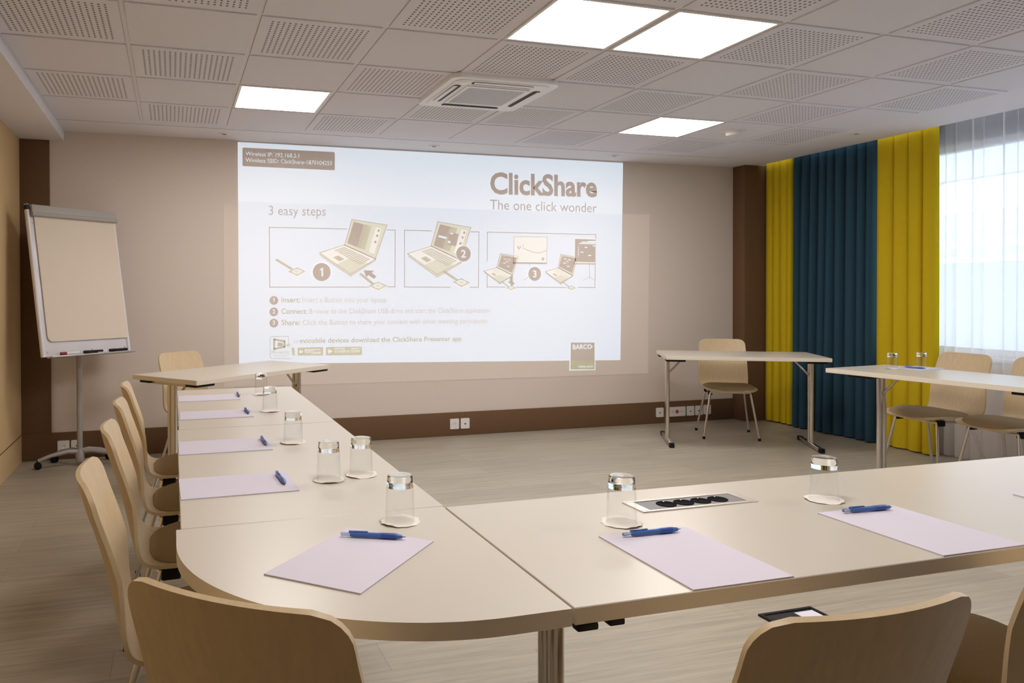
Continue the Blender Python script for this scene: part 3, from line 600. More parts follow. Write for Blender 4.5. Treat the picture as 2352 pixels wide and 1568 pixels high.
('laptop_drawing#4','slide_mid',3,'p',((3.721,1.513),(3.734,1.507),(3.721,1.502),(3.708,1.509))),
('laptop_drawing#4','slide_mid',3,'p',((3.738,1.505),(3.751,1.498),(3.737,1.493),(3.724,1.5))),
('laptop_drawing#4','slide_mid',3,'p',((3.754,1.496),(3.767,1.49),(3.754,1.484),(3.741,1.491))),
('laptop_drawing#4','slide_mid',3,'p',((3.771,1.488),(3.784,1.481),(3.771,1.476),(3.757,1.482))),
('laptop_drawing#4','slide_mid',3,'p',((3.787,1.479),(3.8,1.473),(3.787,1.467),(3.774,1.474))),
('laptop_drawing#4','slide_mid',3,'p',((3.804,1.471),(3.817,1.464),(3.804,1.458),(3.791,1.465))),
('laptop_drawing#4','slide_mid',3,'p',((3.821,1.462),(3.834,1.456),(3.821,1.449),(3.808,1.456))),
('laptop_drawing#4','slide_mid',3,'p',((3.686,1.516),(3.699,1.509),(3.685,1.505),(3.672,1.512))),
('laptop_drawing#4','slide_mid',3,'p',((3.703,1.507),(3.715,1.5),(3.702,1.496),(3.689,1.503))),
('laptop_drawing#4','slide_mid',3,'p',((3.719,1.498),(3.732,1.491),(3.719,1.486),(3.706,1.494))),
('laptop_drawing#4','slide_mid',3,'p',((3.736,1.489),(3.749,1.482),(3.736,1.477),(3.722,1.484))),
('laptop_drawing#4','slide_mid',3,'p',((3.752,1.48),(3.765,1.473),(3.752,1.468),(3.739,1.475))),
('laptop_drawing#4','slide_mid',3,'p',((3.769,1.471),(3.782,1.464),(3.769,1.458),(3.756,1.466))),
('laptop_drawing#4','slide_mid',3,'p',((3.786,1.462),(3.799,1.455),(3.786,1.449),(3.773,1.456))),
('laptop_drawing#4','slide_mid',3,'p',((3.803,1.453),(3.816,1.446),(3.803,1.44),(3.789,1.447))),
('laptop_drawing#4','slide_mid2',3,'p',((3.689,1.486),(3.721,1.467),(3.695,1.457),(3.663,1.477))),
('laptop_drawing#3','slide_white',4,'p',((3.163,1.62),(3.19,1.615),(3.188,1.608),(3.161,1.614))),
('laptop_drawing#3','slide_white',4,'p',((3.204,1.613),(3.231,1.608),(3.229,1.601),(3.202,1.607))),
('laptop_drawing#3','slide_white',4,'p',((3.155,1.582),(3.182,1.577),(3.179,1.57),(3.153,1.576))),
('laptop_drawing#3','slide_white',4,'p',((3.184,1.596),(3.211,1.59),(3.208,1.584),(3.182,1.589))),
('laptop_drawing#3','slide_white',4,'p',((3.194,1.552),(3.221,1.547),(3.219,1.54),(3.192,1.546))),
('laptop_drawing#4','slide_white',4,'p',((3.789,1.627),(3.817,1.621),(3.815,1.615),(3.787,1.62))),
('laptop_drawing#4','slide_white',4,'p',((3.832,1.62),(3.861,1.614),(3.858,1.607),(3.83,1.613))),
('laptop_drawing#4','slide_white',4,'p',((3.78,1.588),(3.808,1.583),(3.806,1.576),(3.778,1.581))),
('laptop_drawing#4','slide_white',4,'p',((3.811,1.602),(3.839,1.596),(3.837,1.59),(3.808,1.595))),
('laptop_drawing#4','slide_white',4,'p',((3.821,1.557),(3.85,1.552),(3.848,1.545),(3.819,1.55))),
('button_drawing#1','slide_mid2',2,'l',(((1.06,1.586),(1.188,1.508)),0.02)),
('button_drawing#1','slide_mid',3,'p',((1.164,1.486),(1.232,1.518),(1.299,1.489),(1.235,1.455))),
('button_drawing#1','slide_light',2,'p',((1.164,1.486),(1.299,1.489),(1.299,1.476),(1.235,1.442),(1.164,1.473))),
('button_drawing#1','slide_line',4,'l',(((1.164,1.486),(1.232,1.518),(1.299,1.489),(1.235,1.455),(1.164,1.486)),0.005)),
('button_drawing#1','slide_white',4,'p',((1.265,1.487),(1.262,1.48),(1.255,1.475),(1.245,1.471),(1.232,1.469),(1.22,1.47),(1.21,1.474),(1.202,1.48),(1.2,1.487),(1.202,1.494),(1.21,1.5),(1.22,1.503),(1.232,1.505),(1.245,1.504),(1.256,1.5),(1.262,1.494))),
('button_drawing#1','slide_mid',5,'p',((1.254,1.487),(1.252,1.483),(1.247,1.479),(1.24,1.476),(1.232,1.476),(1.224,1.476),(1.218,1.479),(1.213,1.482),(1.211,1.487),(1.213,1.491),(1.218,1.495),(1.224,1.498),(1.232,1.499),(1.241,1.498),(1.247,1.495),(1.252,1.492))),
('button_drawing#2','slide_mid2',2,'l',(((1.793,1.468),(1.904,1.383)),0.022)),
('button_drawing#2','slide_mid',3,'p',((1.875,1.366),(1.95,1.398),(2.029,1.367),(1.954,1.331))),
('button_drawing#2','slide_light',2,'p',((1.875,1.366),(2.029,1.367),(2.029,1.351),(1.954,1.315),(1.875,1.351))),
('button_drawing#2','slide_line',4,'l',(((1.875,1.366),(1.95,1.398),(2.029,1.367),(1.954,1.331),(1.875,1.366)),0.005)),
('button_drawing#2','slide_white',4,'p',((1.989,1.365),(1.986,1.358),(1.978,1.352),(1.966,1.347),(1.952,1.346),(1.938,1.347),(1.926,1.352),(1.918,1.358),(1.915,1.365),(1.918,1.373),(1.926,1.379),(1.938,1.383),(1.952,1.385),(1.966,1.384),(1.978,1.379),(1.986,1.373))),
('button_drawing#2','slide_mid',5,'p',((1.976,1.365),(1.974,1.361),(1.969,1.357),(1.961,1.354),(1.952,1.353),(1.943,1.354),(1.935,1.357),(1.93,1.361),(1.928,1.365),(1.93,1.37),(1.935,1.375),(1.943,1.377),(1.952,1.378),(1.961,1.377),(1.969,1.375),(1.974,1.37))),
('button_drawing#3','slide_mid2',2,'l',(((2.564,1.5),(2.697,1.418)),0.022)),
('button_drawing#3','slide_mid',3,'p',((2.663,1.4),(2.737,1.432),(2.819,1.395),(2.742,1.359))),
('button_drawing#3','slide_light',2,'p',((2.663,1.4),(2.819,1.395),(2.819,1.38),(2.742,1.344),(2.663,1.385))),
('button_drawing#3','slide_line',4,'l',(((2.663,1.4),(2.737,1.432),(2.819,1.395),(2.742,1.359),(2.663,1.4)),0.005)),
('button_drawing#3','slide_white',4,'p',((2.778,1.396),(2.775,1.389),(2.767,1.383),(2.754,1.378),(2.74,1.377),(2.726,1.378),(2.713,1.383),(2.705,1.389),(2.703,1.396),(2.705,1.403),(2.714,1.41),(2.726,1.414),(2.74,1.415),(2.755,1.414),(2.767,1.41),(2.775,1.404))),
('button_drawing#3','slide_mid',5,'p',((2.764,1.396),(2.763,1.391),(2.757,1.387),(2.749,1.385),(2.74,1.384),(2.731,1.385),(2.723,1.387),(2.717,1.391),(2.716,1.396),(2.718,1.401),(2.723,1.405),(2.731,1.408),(2.74,1.409),(2.749,1.408),(2.757,1.405),(2.763,1.401))),
('button_drawing#4','slide_mid2',2,'l',(((3.142,1.404),(3.209,1.359)),0.01)),
('button_drawing#4','slide_mid',3,'p',((3.194,1.348),(3.235,1.367),(3.278,1.346),(3.237,1.329))),
('button_drawing#4','slide_light',2,'p',((3.194,1.348),(3.278,1.346),(3.278,1.331),(3.237,1.313),(3.194,1.333))),
('button_drawing#4','slide_line',4,'l',(((3.194,1.348),(3.235,1.367),(3.278,1.346),(3.237,1.329),(3.194,1.348)),0.005)),
('button_drawing#4','slide_white',4,'p',((3.256,1.347),(3.255,1.343),(3.25,1.34),(3.244,1.338),(3.236,1.337),(3.228,1.338),(3.222,1.34),(3.217,1.343),(3.216,1.347),(3.217,1.351),(3.222,1.354),(3.228,1.357),(3.236,1.357),(3.244,1.357),(3.25,1.354),(3.255,1.351))),
('button_drawing#4','slide_mid',5,'p',((3.249,1.347),(3.248,1.345),(3.245,1.343),(3.241,1.341),(3.236,1.341),(3.231,1.341),(3.227,1.343),(3.224,1.345),(3.223,1.347),(3.224,1.35),(3.227,1.352),(3.231,1.353),(3.236,1.354),(3.241,1.353),(3.245,1.352),(3.248,1.35))),
('button_drawing#5','slide_mid2',2,'l',(((3.767,1.406),(3.839,1.359)),0.01)),
('button_drawing#5','slide_mid',3,'p',((3.824,1.347),(3.865,1.367),(3.906,1.345),(3.867,1.328))),
('button_drawing#5','slide_light',2,'p',((3.824,1.347),(3.906,1.345),(3.906,1.33),(3.867,1.312),(3.824,1.332))),
('button_drawing#5','slide_line',4,'l',(((3.824,1.347),(3.865,1.367),(3.906,1.345),(3.867,1.328),(3.824,1.347)),0.005)),
('button_drawing#5','slide_white',4,'p',((3.885,1.347),(3.884,1.343),(3.88,1.34),(3.873,1.338),(3.865,1.337),(3.858,1.338),(3.851,1.34),(3.847,1.343),(3.846,1.347),(3.847,1.351),(3.851,1.354),(3.858,1.356),(3.865,1.357),(3.873,1.356),(3.88,1.354),(3.884,1.351))),
('button_drawing#5','slide_mid',5,'p',((3.878,1.347),(3.877,1.345),(3.875,1.342),(3.87,1.341),(3.865,1.341),(3.861,1.341),(3.856,1.342),(3.853,1.345),(3.853,1.347),(3.853,1.349),(3.856,1.351),(3.861,1.353),(3.865,1.353),(3.87,1.353),(3.875,1.351),(3.877,1.349))),
('arrow_drawing#1','slide_dark',6,'p',((1.821,1.502),(1.916,1.498),(1.891,1.48),(1.938,1.448),(1.914,1.427),(1.865,1.46),(1.844,1.441))),
('arrow_drawing#2','slide_dark',6,'p',((3.225,1.455),(3.253,1.455),(3.253,1.401),(3.275,1.393),(3.245,1.363),(3.202,1.41),(3.225,1.405))),
('board_drawing#1','slide_light',1,'p',((3.267,1.826),(3.611,1.827),(3.604,1.582),(3.261,1.583))),
('board_drawing#1','slide_line',2,'l',(((3.267,1.826),(3.611,1.827),(3.604,1.582),(3.261,1.583),(3.267,1.826)),0.004)),
('board_drawing#1','slide_mid2',2,'l',(((3.261,1.578),(3.604,1.577)),0.014)),
('board_drawing#1','slide_line',2,'l',(((3.429,1.571),(3.429,1.532)),0.004)),
('board_drawing#1','slide_line',2,'l',(((3.365,1.419),(3.423,1.451)),0.004)),
('board_drawing#1','slide_mid2',2,'l',(((3.355,1.722),(3.413,1.698),(3.476,1.678),(3.54,1.678),(3.606,1.702)),0.006)),
('board_drawing#1','slide_mid2',2,'p',((3.553,1.634),(3.579,1.634),(3.577,1.605),(3.551,1.605))),
('board_drawing#1','slide_mid2',2,'p',((3.303,1.74),(3.312,1.731),(3.303,1.723),(3.294,1.731))),
('board_drawing#1','slide_mid2',2,'p',((3.319,1.721),(3.328,1.712),(3.319,1.704),(3.309,1.712))),
('board_drawing#1','slide_mid2',2,'p',((3.331,1.737),(3.341,1.729),(3.331,1.72),(3.322,1.729))),
('board_drawing#1','slide_mid2',2,'p',((3.361,1.755),(3.37,1.746),(3.361,1.738),(3.351,1.746))),
('board_drawing#1','slide_mid2',2,'p',((3.313,1.73),(3.323,1.722),(3.313,1.713),(3.304,1.722))),
('board_drawing#2','slide_light',1,'p',((3.901,1.828),(4.131,1.825),(4.127,1.572),(3.896,1.575))),
('board_drawing#2','slide_dark',2,'p',((3.907,1.815),(4.127,1.812),(4.124,1.593),(3.903,1.597))),
('board_drawing#2','slide_mid2',2,'l',(((3.896,1.579),(4.127,1.577)),0.014)),
('board_drawing#2','slide_white',3,'l',(((3.953,1.772),(4.122,1.772)),0.01)),
('board_drawing#2','slide_white',3,'l',(((3.978,1.785),(4.125,1.785)),0.01)),
('board_drawing#2','slide_white',3,'l',(((4.047,1.794),(4.125,1.793)),0.01)),
('board_drawing#2','slide_white',3,'l',(((4.011,1.737),(4.036,1.734)),0.01)),
('board_drawing#2','slide_white',3,'l',(((3.967,1.689),(3.994,1.687)),0.01)),
('board_drawing#2','slide_white',3,'l',(((4.05,1.659),(4.077,1.657)),0.01)),
('board_drawing#2','slide_white',3,'l',(((4.099,1.752),(4.123,1.75)),0.01)),
('board_drawing#2','slide_white',3,'l',(((3.943,1.746),(3.941,1.643)),0.005)),
('board_drawing#2','slide_line',2,'l',(((4.061,1.571),(4.061,1.439)),0.004)),
('board_drawing#2','slide_line',2,'l',(((3.994,1.419),(4.061,1.453),(4.116,1.419)),0.004)),
('number_disc#1','slide_white',7,'d',((1.447,1.484),0.084)),
('number_disc#1','slide_dark',8,'d',((1.447,1.484),0.078)),
('number_disc#2','slide_white',7,'d',((2.76,1.658),0.076)),
('number_disc#2','slide_dark',8,'d',((2.76,1.658),0.071)),
('number_disc#3','slide_white',7,'d',((3.478,1.478),0.072)),
('number_disc#3','slide_dark',8,'d',((3.478,1.478),0.066)),
]
SLIDE_TEXT=[
('badge_text#0', 'Wireless IP: 192.168.2.1', (0.805, 2.458), (1.255, 2.459), 0.034, 'slide_white', 0),
('badge_text#1', 'Wireless SSID: ClickShare-1870104255', (0.805, 2.404), (1.541, 2.41), 0.034, 'slide_white', 0),
('heading_text#2', '3 easy steps', (0.996, 1.964), (1.485, 1.971), 0.079, 'slide_grey', 0),
('title_text#3', 'ClickShare', (3.026, 2.22), (4.144, 2.228), 0.187, 'slide_dark', 0.03),
('subtitle_text#4', 'The one click wonder', (3.025, 2.072), (4.141, 2.073), 0.09, 'slide_grey', 0),
('instruction_text#5', 'Insert:', (1.099, 1.224), (1.261, 1.224), 0.044, 'slide_olive', 0.012),
('instruction_text#6', 'Insert a Button into your laptop', (1.28, 1.224), (2.027, 1.22), 0.044, 'slide_pale', 0),
('bullet_number#7', '1', (1.026, 1.226), (1.043, 1.226), 0.035, 'slide_white', 0.015),
('instruction_text#8', 'Connect:', (1.098, 1.127), (1.319, 1.125), 0.044, 'slide_olive', 0.012),
('instruction_text#9', 'Browse to the ClickShare USB drive and start the ClickShare application', (1.338, 1.125), (3.017, 1.119), 0.044, 'slide_pale', 0),
('bullet_number#10', '2', (1.026, 1.129), (1.043, 1.129), 0.035, 'slide_white', 0.015),
('instruction_text#11', 'Share:', (1.098, 1.031), (1.258, 1.03), 0.044, 'slide_olive', 0.012),
('instruction_text#12', 'Click the Button to share your content with other meeting participants', (1.28, 1.029), (2.997, 1.021), 0.044, 'slide_pale', 0),
('bullet_number#13', '3', (1.025, 1.034), (1.042, 1.034), 0.035, 'slide_white', 0.015),
('instruction_text#14', 'ro', (1.202, 0.874), (1.241, 0.874), 0.037, 'slide_pale', 0),
('instruction_text#15', 'evicobile devices download the ClickShare Presenter app', (1.254, 0.874), (2.74, 0.863), 0.042, 'slide_olive', 0.012),
('instruction_text#16', 'e:', (1.141, 0.844), (1.183, 0.844), 0.039, 'slide_olive', 0),
('icon_text#17', 'MirrorOc', (1.015, 0.787), (1.166, 0.786), 0.027, 'slide_olive', 0),
('icon_text#18', 'POWERED', (1.034, 0.762), (1.156, 0.761), 0.015, 'slide_pale', 0),
('store_text#19', 'Goo', (1.298, 0.787), (1.352, 0.787), 0.029, 'slide_white', 0),
('store_text#20', 'Store', (1.356, 0.776), (1.435, 0.775), 0.029, 'slide_white', 0.01),
('store_text#21', 'Google p. Gode', (1.558, 0.785), (1.783, 0.782), 0.029, 'slide_white', 0),
('logo_text#22', 'BARCO', (3.881, 0.759), (4.087, 0.758), 0.042, 'slide_white', 0.02),
('logo_text#23', 'visibly yours', (3.941, 0.579), (4.1, 0.578), 0.025, 'slide_white', 0),
('number_text#24', '1', (1.423, 1.446), (1.47, 1.446), 0.074, 'slide_white', 0.02),
('number_text#25', '2', (2.738, 1.624), (2.781, 1.624), 0.067, 'slide_white', 0.02),
('number_text#26', '3', (3.458, 1.446), (3.498, 1.446), 0.063, 'slide_white', 0.02),
]

# ------------------------------------------------------------------ room shell
XL, XR, YB, YF, H = -0.917, 6.14, 3.55, -5.4, 2.58
mb = MB(); mb.box((XL-.2, YF-.2, -.12), (XR+.25, YB+.2, 0), M_floor); struct(mb, 'floor')
mb = MB(); mb.box((XL-.2, YB, -.1), (XR+.25, YB+.15, 2.9), M_wall); struct(mb, 'wall_back')
mb = MB(); mb.box((XL-.15, YF, 0), (XL, YB, 2.9), M_maple)
struct(mb, 'wall_left')
mb = MB(); mb.box((XL-.002, YF, .204), (XL+.0015, YB-.03, .210), M_dark_gap); struct(mb, 'trim_4', 'dark joint line low on the maple wall')
mb = MB(); mb.box((XL-.2, YF-.15, 0), (XR+.25, YF, 2.9), M_brown); struct(mb, 'wall_front')  # unseen end wall, dark colour chosen to cut bounce on the chair backs
# window wall: sill wall, head and piers round a long opening
WY0, WY1, WZ0, WZ1 = -3.6, 2.05, .80, 2.475
mb = MB()
mb.box((XR, YF, 0), (XR+.25, YB, WZ0), M_wall); mb.box((XR, YF, WZ1), (XR+.25, YB, 2.9), M_head_shaded)
mb.box((XR, YF, WZ0), (XR+.25, WY0, WZ1), M_wall); mb.box((XR, WY1, WZ0), (XR+.25, YB, WZ1), M_wall)
struct(mb, 'wall_right')
wf = MB()
for (a, b) in ((WZ0, WZ0+.06), (WZ1-.06, WZ1)): wf.box((XR+.06, WY0, a), (XR+.13, WY1, b), M_winframe)
nm = 5
for k in range(nm+1):
    y = WY0 + (WY1-WY0)*k/nm; w = .03 if 0 < k < nm else .05
    wf.box((XR+.06, max(WY0, y-w), WZ0+.06), (XR+.13, min(WY1, y+w), WZ1-.06), M_winframe)
win = struct(wf, 'window_1', 'long white framed window behind the sheer curtain')
for k in range(nm):
    a = WY0 + (WY1-WY0)*k/nm + (.05 if k == 0 else .03); b = WY0 + (WY1-WY0)*(k+1)/nm - (.05 if k == nm-1 else .03)
    p = MB(); p.box((XR+.088, a, WZ0+.06), (XR+.094, b, WZ1-.06), M_pane); p.build('window_pane', win)
p = MB(); p.box((XR-.035, WY0-.04, WZ0-.03), (XR+.06, WY1+.04, WZ0), M_winframe, bevel=.004); p.build('window_sill', win)

# suspended ceiling: plaster border, grid bars and dropped tiles (plain and perforated)
cols = [-.6+.6*i for i in range(10)] + [5.34]
rows = [-4.8+.6*j for j in range(14)]
lamp_cells = {(1,3), (3,0), (4,0), (6,3), (1,-3), (6,-3)}; ac_cell = (3,2)  # negative rows: added fill panels out of view
odd_cols = {-1, 1, 3, 4, 6, 8}
mb = MB()
GX0, GX1, GY0, GY1 = -.6, 5.34, -4.8, 3.0
# border
mb.box((GX1, YF, H), (5.9, YB, H+.05), M_ceil); mb.box((XL, YF, H), (GX0, YB, H+.05), M_ceil)
mb.box((GX0, 3.135, H), (GX1, YB, H+.05), M_ceil); mb.box((GX0, YF, H), (GX1, GY0, H+.05), M_ceil)
mb.box((GX0, GY1, H), (GX1, 3.123, H+.05), M_tile); mb.box((GX0, 3.12, H+.006), (GX1, 3.14, H+.05), M_dark_gap)
# curtain recess above the border edge
mb.box((5.9, YF, 2.72), (XR+.25, YB, 2.78), M_ceil)
BW = .011
for x in cols[1:-1]: mb.box((x-BW, GY0, H), (x+BW, GY1, H+.02), M_ceil)
for x, s in ((GX0, 1), (GX1, -1)): mb.box((min(x, x+s*BW), GY0, H), (max(x, x+s*BW), GY1, H+.02), M_ceil)
for y in rows: mb.box((GX0+BW, y-BW, H+.0006), (GX1-BW, y+BW, H+.0206), M_ceil)
mb.box((GX0, GY0, H+.03), (GX1, GY1, H+.06), M_dark_gap)
for i in range(-1, 9):
    for j in range(-8, 5):
        if (i, j) in lamp_cells or (i, j) == ac_cell: continue
        x0 = i*.6+BW+.0015; x1 = (i+1)*.6 - BW-.0015 if i < 8 else 5.34-BW-.0015; y0 = j*.6+BW+.0015; y1 = (j+1)*.6-BW-.0015
        perf = (j % 2 == 1) if i in odd_cols else (j % 2 == 0)
        m = M_perf if perf else M_tile; z = H-.006; U = (x1-x0)/(.6-2*BW-.003)
        mb.face([(x0,y0,z),(x0,y1,z),(x1,y1,z),(x1,y0,z)], m, [(0,0),(0,1),(U,1),(U,0)])
        for a, b in (((x0,y0),(x1,y0)), ((x1,y0),(x1,y1)), ((x1,y1),(x0,y1)), ((x0,y1),(x0,y0))):
            mb.face([(a[0],a[1],z),(b[0],b[1],z),(b[0],b[1],H+.02),(a[0],a[1],H+.02)], M_tile)
struct(mb, 'ceiling', sharp=0)
mb = MB(); mb.box((XL, YF, 2.5), (-.6, YB, 2.58), M_ceil); struct(mb, 'trim_3', 'lowered plaster bulkhead along the left wall')

# brown surround on the back wall: baseboard and two uprights
mb = MB(); mb.box((XL, YB-.02, 0), (XR, YB, .212), M_brown, bevel=.003); struct(mb, 'baseboard_back')
mb = MB(); mb.box((XL, YB-.022, .212), (-.705, YB, 2.5), M_brown, bevel=.002); struct(mb, 'trim_1', 'brown upright panel in the left corner')
mb = MB(); mb.box((5.725, 3.38, .0), (XR, YB, 2.58), M_brown, bevel=.006); struct(mb, 'trim_2', 'brown pillar beside the curtains')

# outside: pavement and a pale building with white sloping roofs across the yard
mb = MB(); mb.box((XR+.6, -14, -1.0), (34, 26, -.9), M_pave); struct(mb, 'ground')
bld = thing('building', 'pale building with a raised upper storey seen through the sheer curtain', 'building', (16, 8, -.9))
mb = MB(); mb.box((0, -14, 0), (6, 14, 3.85), M_facade); mb.build('facade', bld)
mb = MB(); mb.box((0, -14, 4.55), (.3, 14, 11), M_facade); mb.build('upper_storey', bld)
for k in range(7):      # slanting struts that carry the upper storey
    y = -12+3.4*k
    mb = MB(); mb.tube([(.15, y+1.0, 3.8), (.15, y-.2, 4.6)], .09, M_facade, 8); mb.build('strut', bld)
for k in range(7):
    y = -12.6+4*k; mb = MB(); mb.box((-.03, y, .9), (.02, y+2.2, 2.9), M_winframe); w = mb.build('window', bld)
    mb = MB(); mb.box((-.045, y+.1, 1.0), (-.025, y+2.1, 2.8), M_facade_glass); mb.build('pane', w)
mb = MB(); mb.box((-.9, -14, 3.05), (-.82, 14, 3.20), M_winframe); mb.box((-.9, -14, 2.78), (-.82, 14, 2.84), M_winframe)
mb.build('railing', bld)

# ------------------------------------------------------------------ ceiling fittings
def make_lamp():
    t = thing('ceiling_light', '', 'ceiling light')
    f = MB(); o, i = .288, .272
    for lo, hi in (((-o,-o),(o,-i)), ((-o,i),(o,o)), ((-o,-i),(-i,i)), ((i,-i),(o,i))):
        f.box((lo[0],lo[1],-.008), (hi[0],hi[1],.02), M_white_plastic)
    f.build('frame', t)
    d = MB(); d.box((-i,-i,-.002), (i,i,.018), M_lamp); d.build('diffuser', t)
    return t
lamp0 = make_lamp(); first = True
for (i, j), lab in (((1,3), 'square lit ceiling panel left of the air conditioner, above the left of the slide'),
                    ((3,0), 'large lit ceiling panel near the camera, left one of the touching pair'),
                    ((4,0), 'large lit ceiling panel near the camera, right one of the touching pair'),
                    ((6,3), 'square lit ceiling panel on the right, beside the smoke detector'),
                    ((1,-3), 'added unseen fill panel in the ceiling above the rounded corner table'),  # added out of view to brighten the near tables
                    ((6,-3), 'added unseen fill panel in the ceiling above the right end of the front tables')):  # second added fill panel, also out of view
    o = lamp0 if first else dup(lamp0); first = False
    o.location = (.6*i+.3, .6*j+.3, H); o['label'] = lab; o['group'] = 'lit ceiling panels'

def make_downlight():
    t = thing('downlight', '', 'spotlight')
    b = MB(); b.lathe([(.022,-.001),(.024,-.006),(.045,-.006),(.048,0)], M_white_plastic, 28); b.build('trim_ring', t)
    b = MB(); b.lathe([(0,.0),(.023,-.0015),(.023,.002)], M_dark_gap, 20); b.build('lens', t)
    return t
dl = make_downlight()
for k, ((x, y), lab) in enumerate((((.614,3.31), 'small unlit ceiling spot above the left upper corner of the slide'), ((2.40,3.32), 'small unlit ceiling spot above the middle of the slide'),
                  ((4.18,3.30), 'small unlit ceiling spot above the right upper corner of the slide'), ((5.52,1.90), 'small unlit ceiling spot above the teal curtain'))):
    o = dl if k == 0 else dup(dl); o.location = (x, y, H); o['label'] = lab; o['group'] = 'small ceiling spots'

# smoke detector
t = thing('smoke_detector', 'small white detector on the ceiling beside the right square light panel', 'smoke detector', (4.465, 2.075, H-.006))
b = MB(); b.prism(rrect(.15,.15,.02), -.008, 0, M_white_plastic); b.build('base_plate', t)
b = MB(); b.lathe([(.052,-.008),(.055,-.02),(.045,-.036),(.02,-.042),(0,-.042)], M_white_plastic, 32); b.build('sensor_body', t)

# ceiling cassette air conditioner
t = thing('air_conditioner', 'white ceiling cassette air conditioner with square grille', 'air conditioner', (2.115, 1.525, H))
def acx(x, y): return (x, y)
b = MB(); S = .345
b.prism(rrect(2*S,2*S,.05,6), -.034, -.006, M_ac, mt=None)
b.prism(rrect(2*S-.08,2*S-.08,.05,6), -.038, -.034, M_ac)
b.build('panel', t, sharp=30)
for a in range(4):
    r = rot_z(a*PI/2)
    b = MB(); b.prism(rrect(.40,.05,.022,5,0,.262), -.0395, -.037, M_black, mt=r); o = b.build('air_slot', t)
    b = MB(); b.box((-.19,.262,-.045), (.19,.288,-.040), M_ac, mt=r @ Matrix.Translation((0,0,0)), bevel=.002); b.build('louvre', o)
b = MB()
for lo, hi in (((-.205,-.205),(.205,-.185)), ((-.205,.185),(.205,.205)), ((-.205,-.185),(-.185,.185)), ((.185,-.185),(.205,.185))):
    b.box((lo[0],lo[1],-.044), (hi[0],hi[1],-.037), M_ac)
g = b.build('grille_frame', t)
b = MB(); b.box((-.185,-.185,-.039), (.185,.185,-.0375), M_dark_gap)
for k in range(22):
    y = -.178+.0170*k; b.box((-.185,y-.0045,-.0435), (.185,y+.0045,-.0395), M_steel)
for k in (-.09, 0, .09): b.box((k-.003,-.185,-.042), (k+.003,.185,-.0395), M_steel)
b.build('grille_slats', t)
b = MB(); b.lathe([(.0,-.0405),(.03,-.0405),(.034,-.038)], M_ac, 24, mt=Matrix.Translation((-.25,-.25,0))); b.build('receiver_cap', t)

# ------------------------------------------------------------------ projected slide on the wall
SY = YB-.004
slide = thing('projected_slide', 'large bright projected slide with three illustrated steps on the back wall', 'projected slide', (2.6, YB, .64))
def on_wall(p, layer): return (p[0]-2.6, SY-layer*.0006-YB, p[1]-.64)
def flat(mb, pts, layer, m, th=.0005):
    a = [Vector(on_wall(p, layer)) for p in pts]
    ar = sum(a[i].x*a[(i+1) % len(a)].z-a[(i+1) % len(a)].x*a[i].z for i in range(len(a)))
    if ar < 0: a = a[::-1]
    A = [mb.bm.verts.new(v) for v in a]; B = [mb.bm.verts.new(v+Vector((0,th,0))) for v in a]; mi = mb.mi(m); n = len(a)
    mb.bm.faces.new(A).material_index = mi
    for i in range(n): mb.bm.faces.new((A[(i+1) % n], A[i], B[i], B[(i+1) % n])).material_index = mi
b = MB(); flat(b, SLIDE_SPILL, -3.2, SM['slide_spill'], .0008); b.build('light_spill', slide, sharp=0, fix=False)  # faintly glowing slab, projector spill put into its material
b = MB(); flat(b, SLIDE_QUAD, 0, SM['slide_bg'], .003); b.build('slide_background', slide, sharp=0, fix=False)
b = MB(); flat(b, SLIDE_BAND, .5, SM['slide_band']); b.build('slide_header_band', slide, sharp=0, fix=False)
parts = {}
for part, mname, layer, kind, data in SLIDE_SHAPES:
    b = parts.setdefault(part, MB()); m = SM[mname]
    if kind == 'p': flat(b, data, layer, m)
    elif kind == 'd':
        (cx, cz), r = data; flat(b, [(cx+r*math.cos(2*PI*k/32), cz+r*math.sin(2*PI*k/32)) for k in range(32)], layer, m)
    else:
        pts, wd = data
        for p, q_ in zip(pts, pts[1:]):
            dx, dz = q_[0]-p[0], q_[1]-p[1]; L = math.hypot(dx, dz) or 1; nx, nz = -dz/L*wd/2, dx/L*wd/2; ex, ez = dx/L*wd*.3, dz/L*wd*.3
            flat(b, [(p[0]-ex+nx,p[1]-ez+nz),(q_[0]+ex+nx,q_[1]+ez+nz),(q_[0]+ex-nx,q_[1]+ez-nz),(p[0]-ex-nx,p[1]-ez-nz)], layer, m)
def text_mesh(s, bold):
    cu = bpy.data.curves.new('lettering', 'FONT'); cu.body = s; cu.size = 1.0; cu.offset = bold; cu.resolution_u = 3
    o = bpy.data.objects.new('lettering', cu); C.objects.link(o)
    dg = bpy.context.evaluated_depsgraph_get(); me = bpy.data.meshes.new_from_object(o.evaluated_get(dg))
    bpy.data.objects.remove(o); bpy.data.curves.remove(cu)
    return me
ref = text_mesh('H', 0); CAP = max(v.co.y for v in ref.vertices)
TEXT_LAYER = {'number_text': 9, 'logo_text': 4, 'store_text': 3}
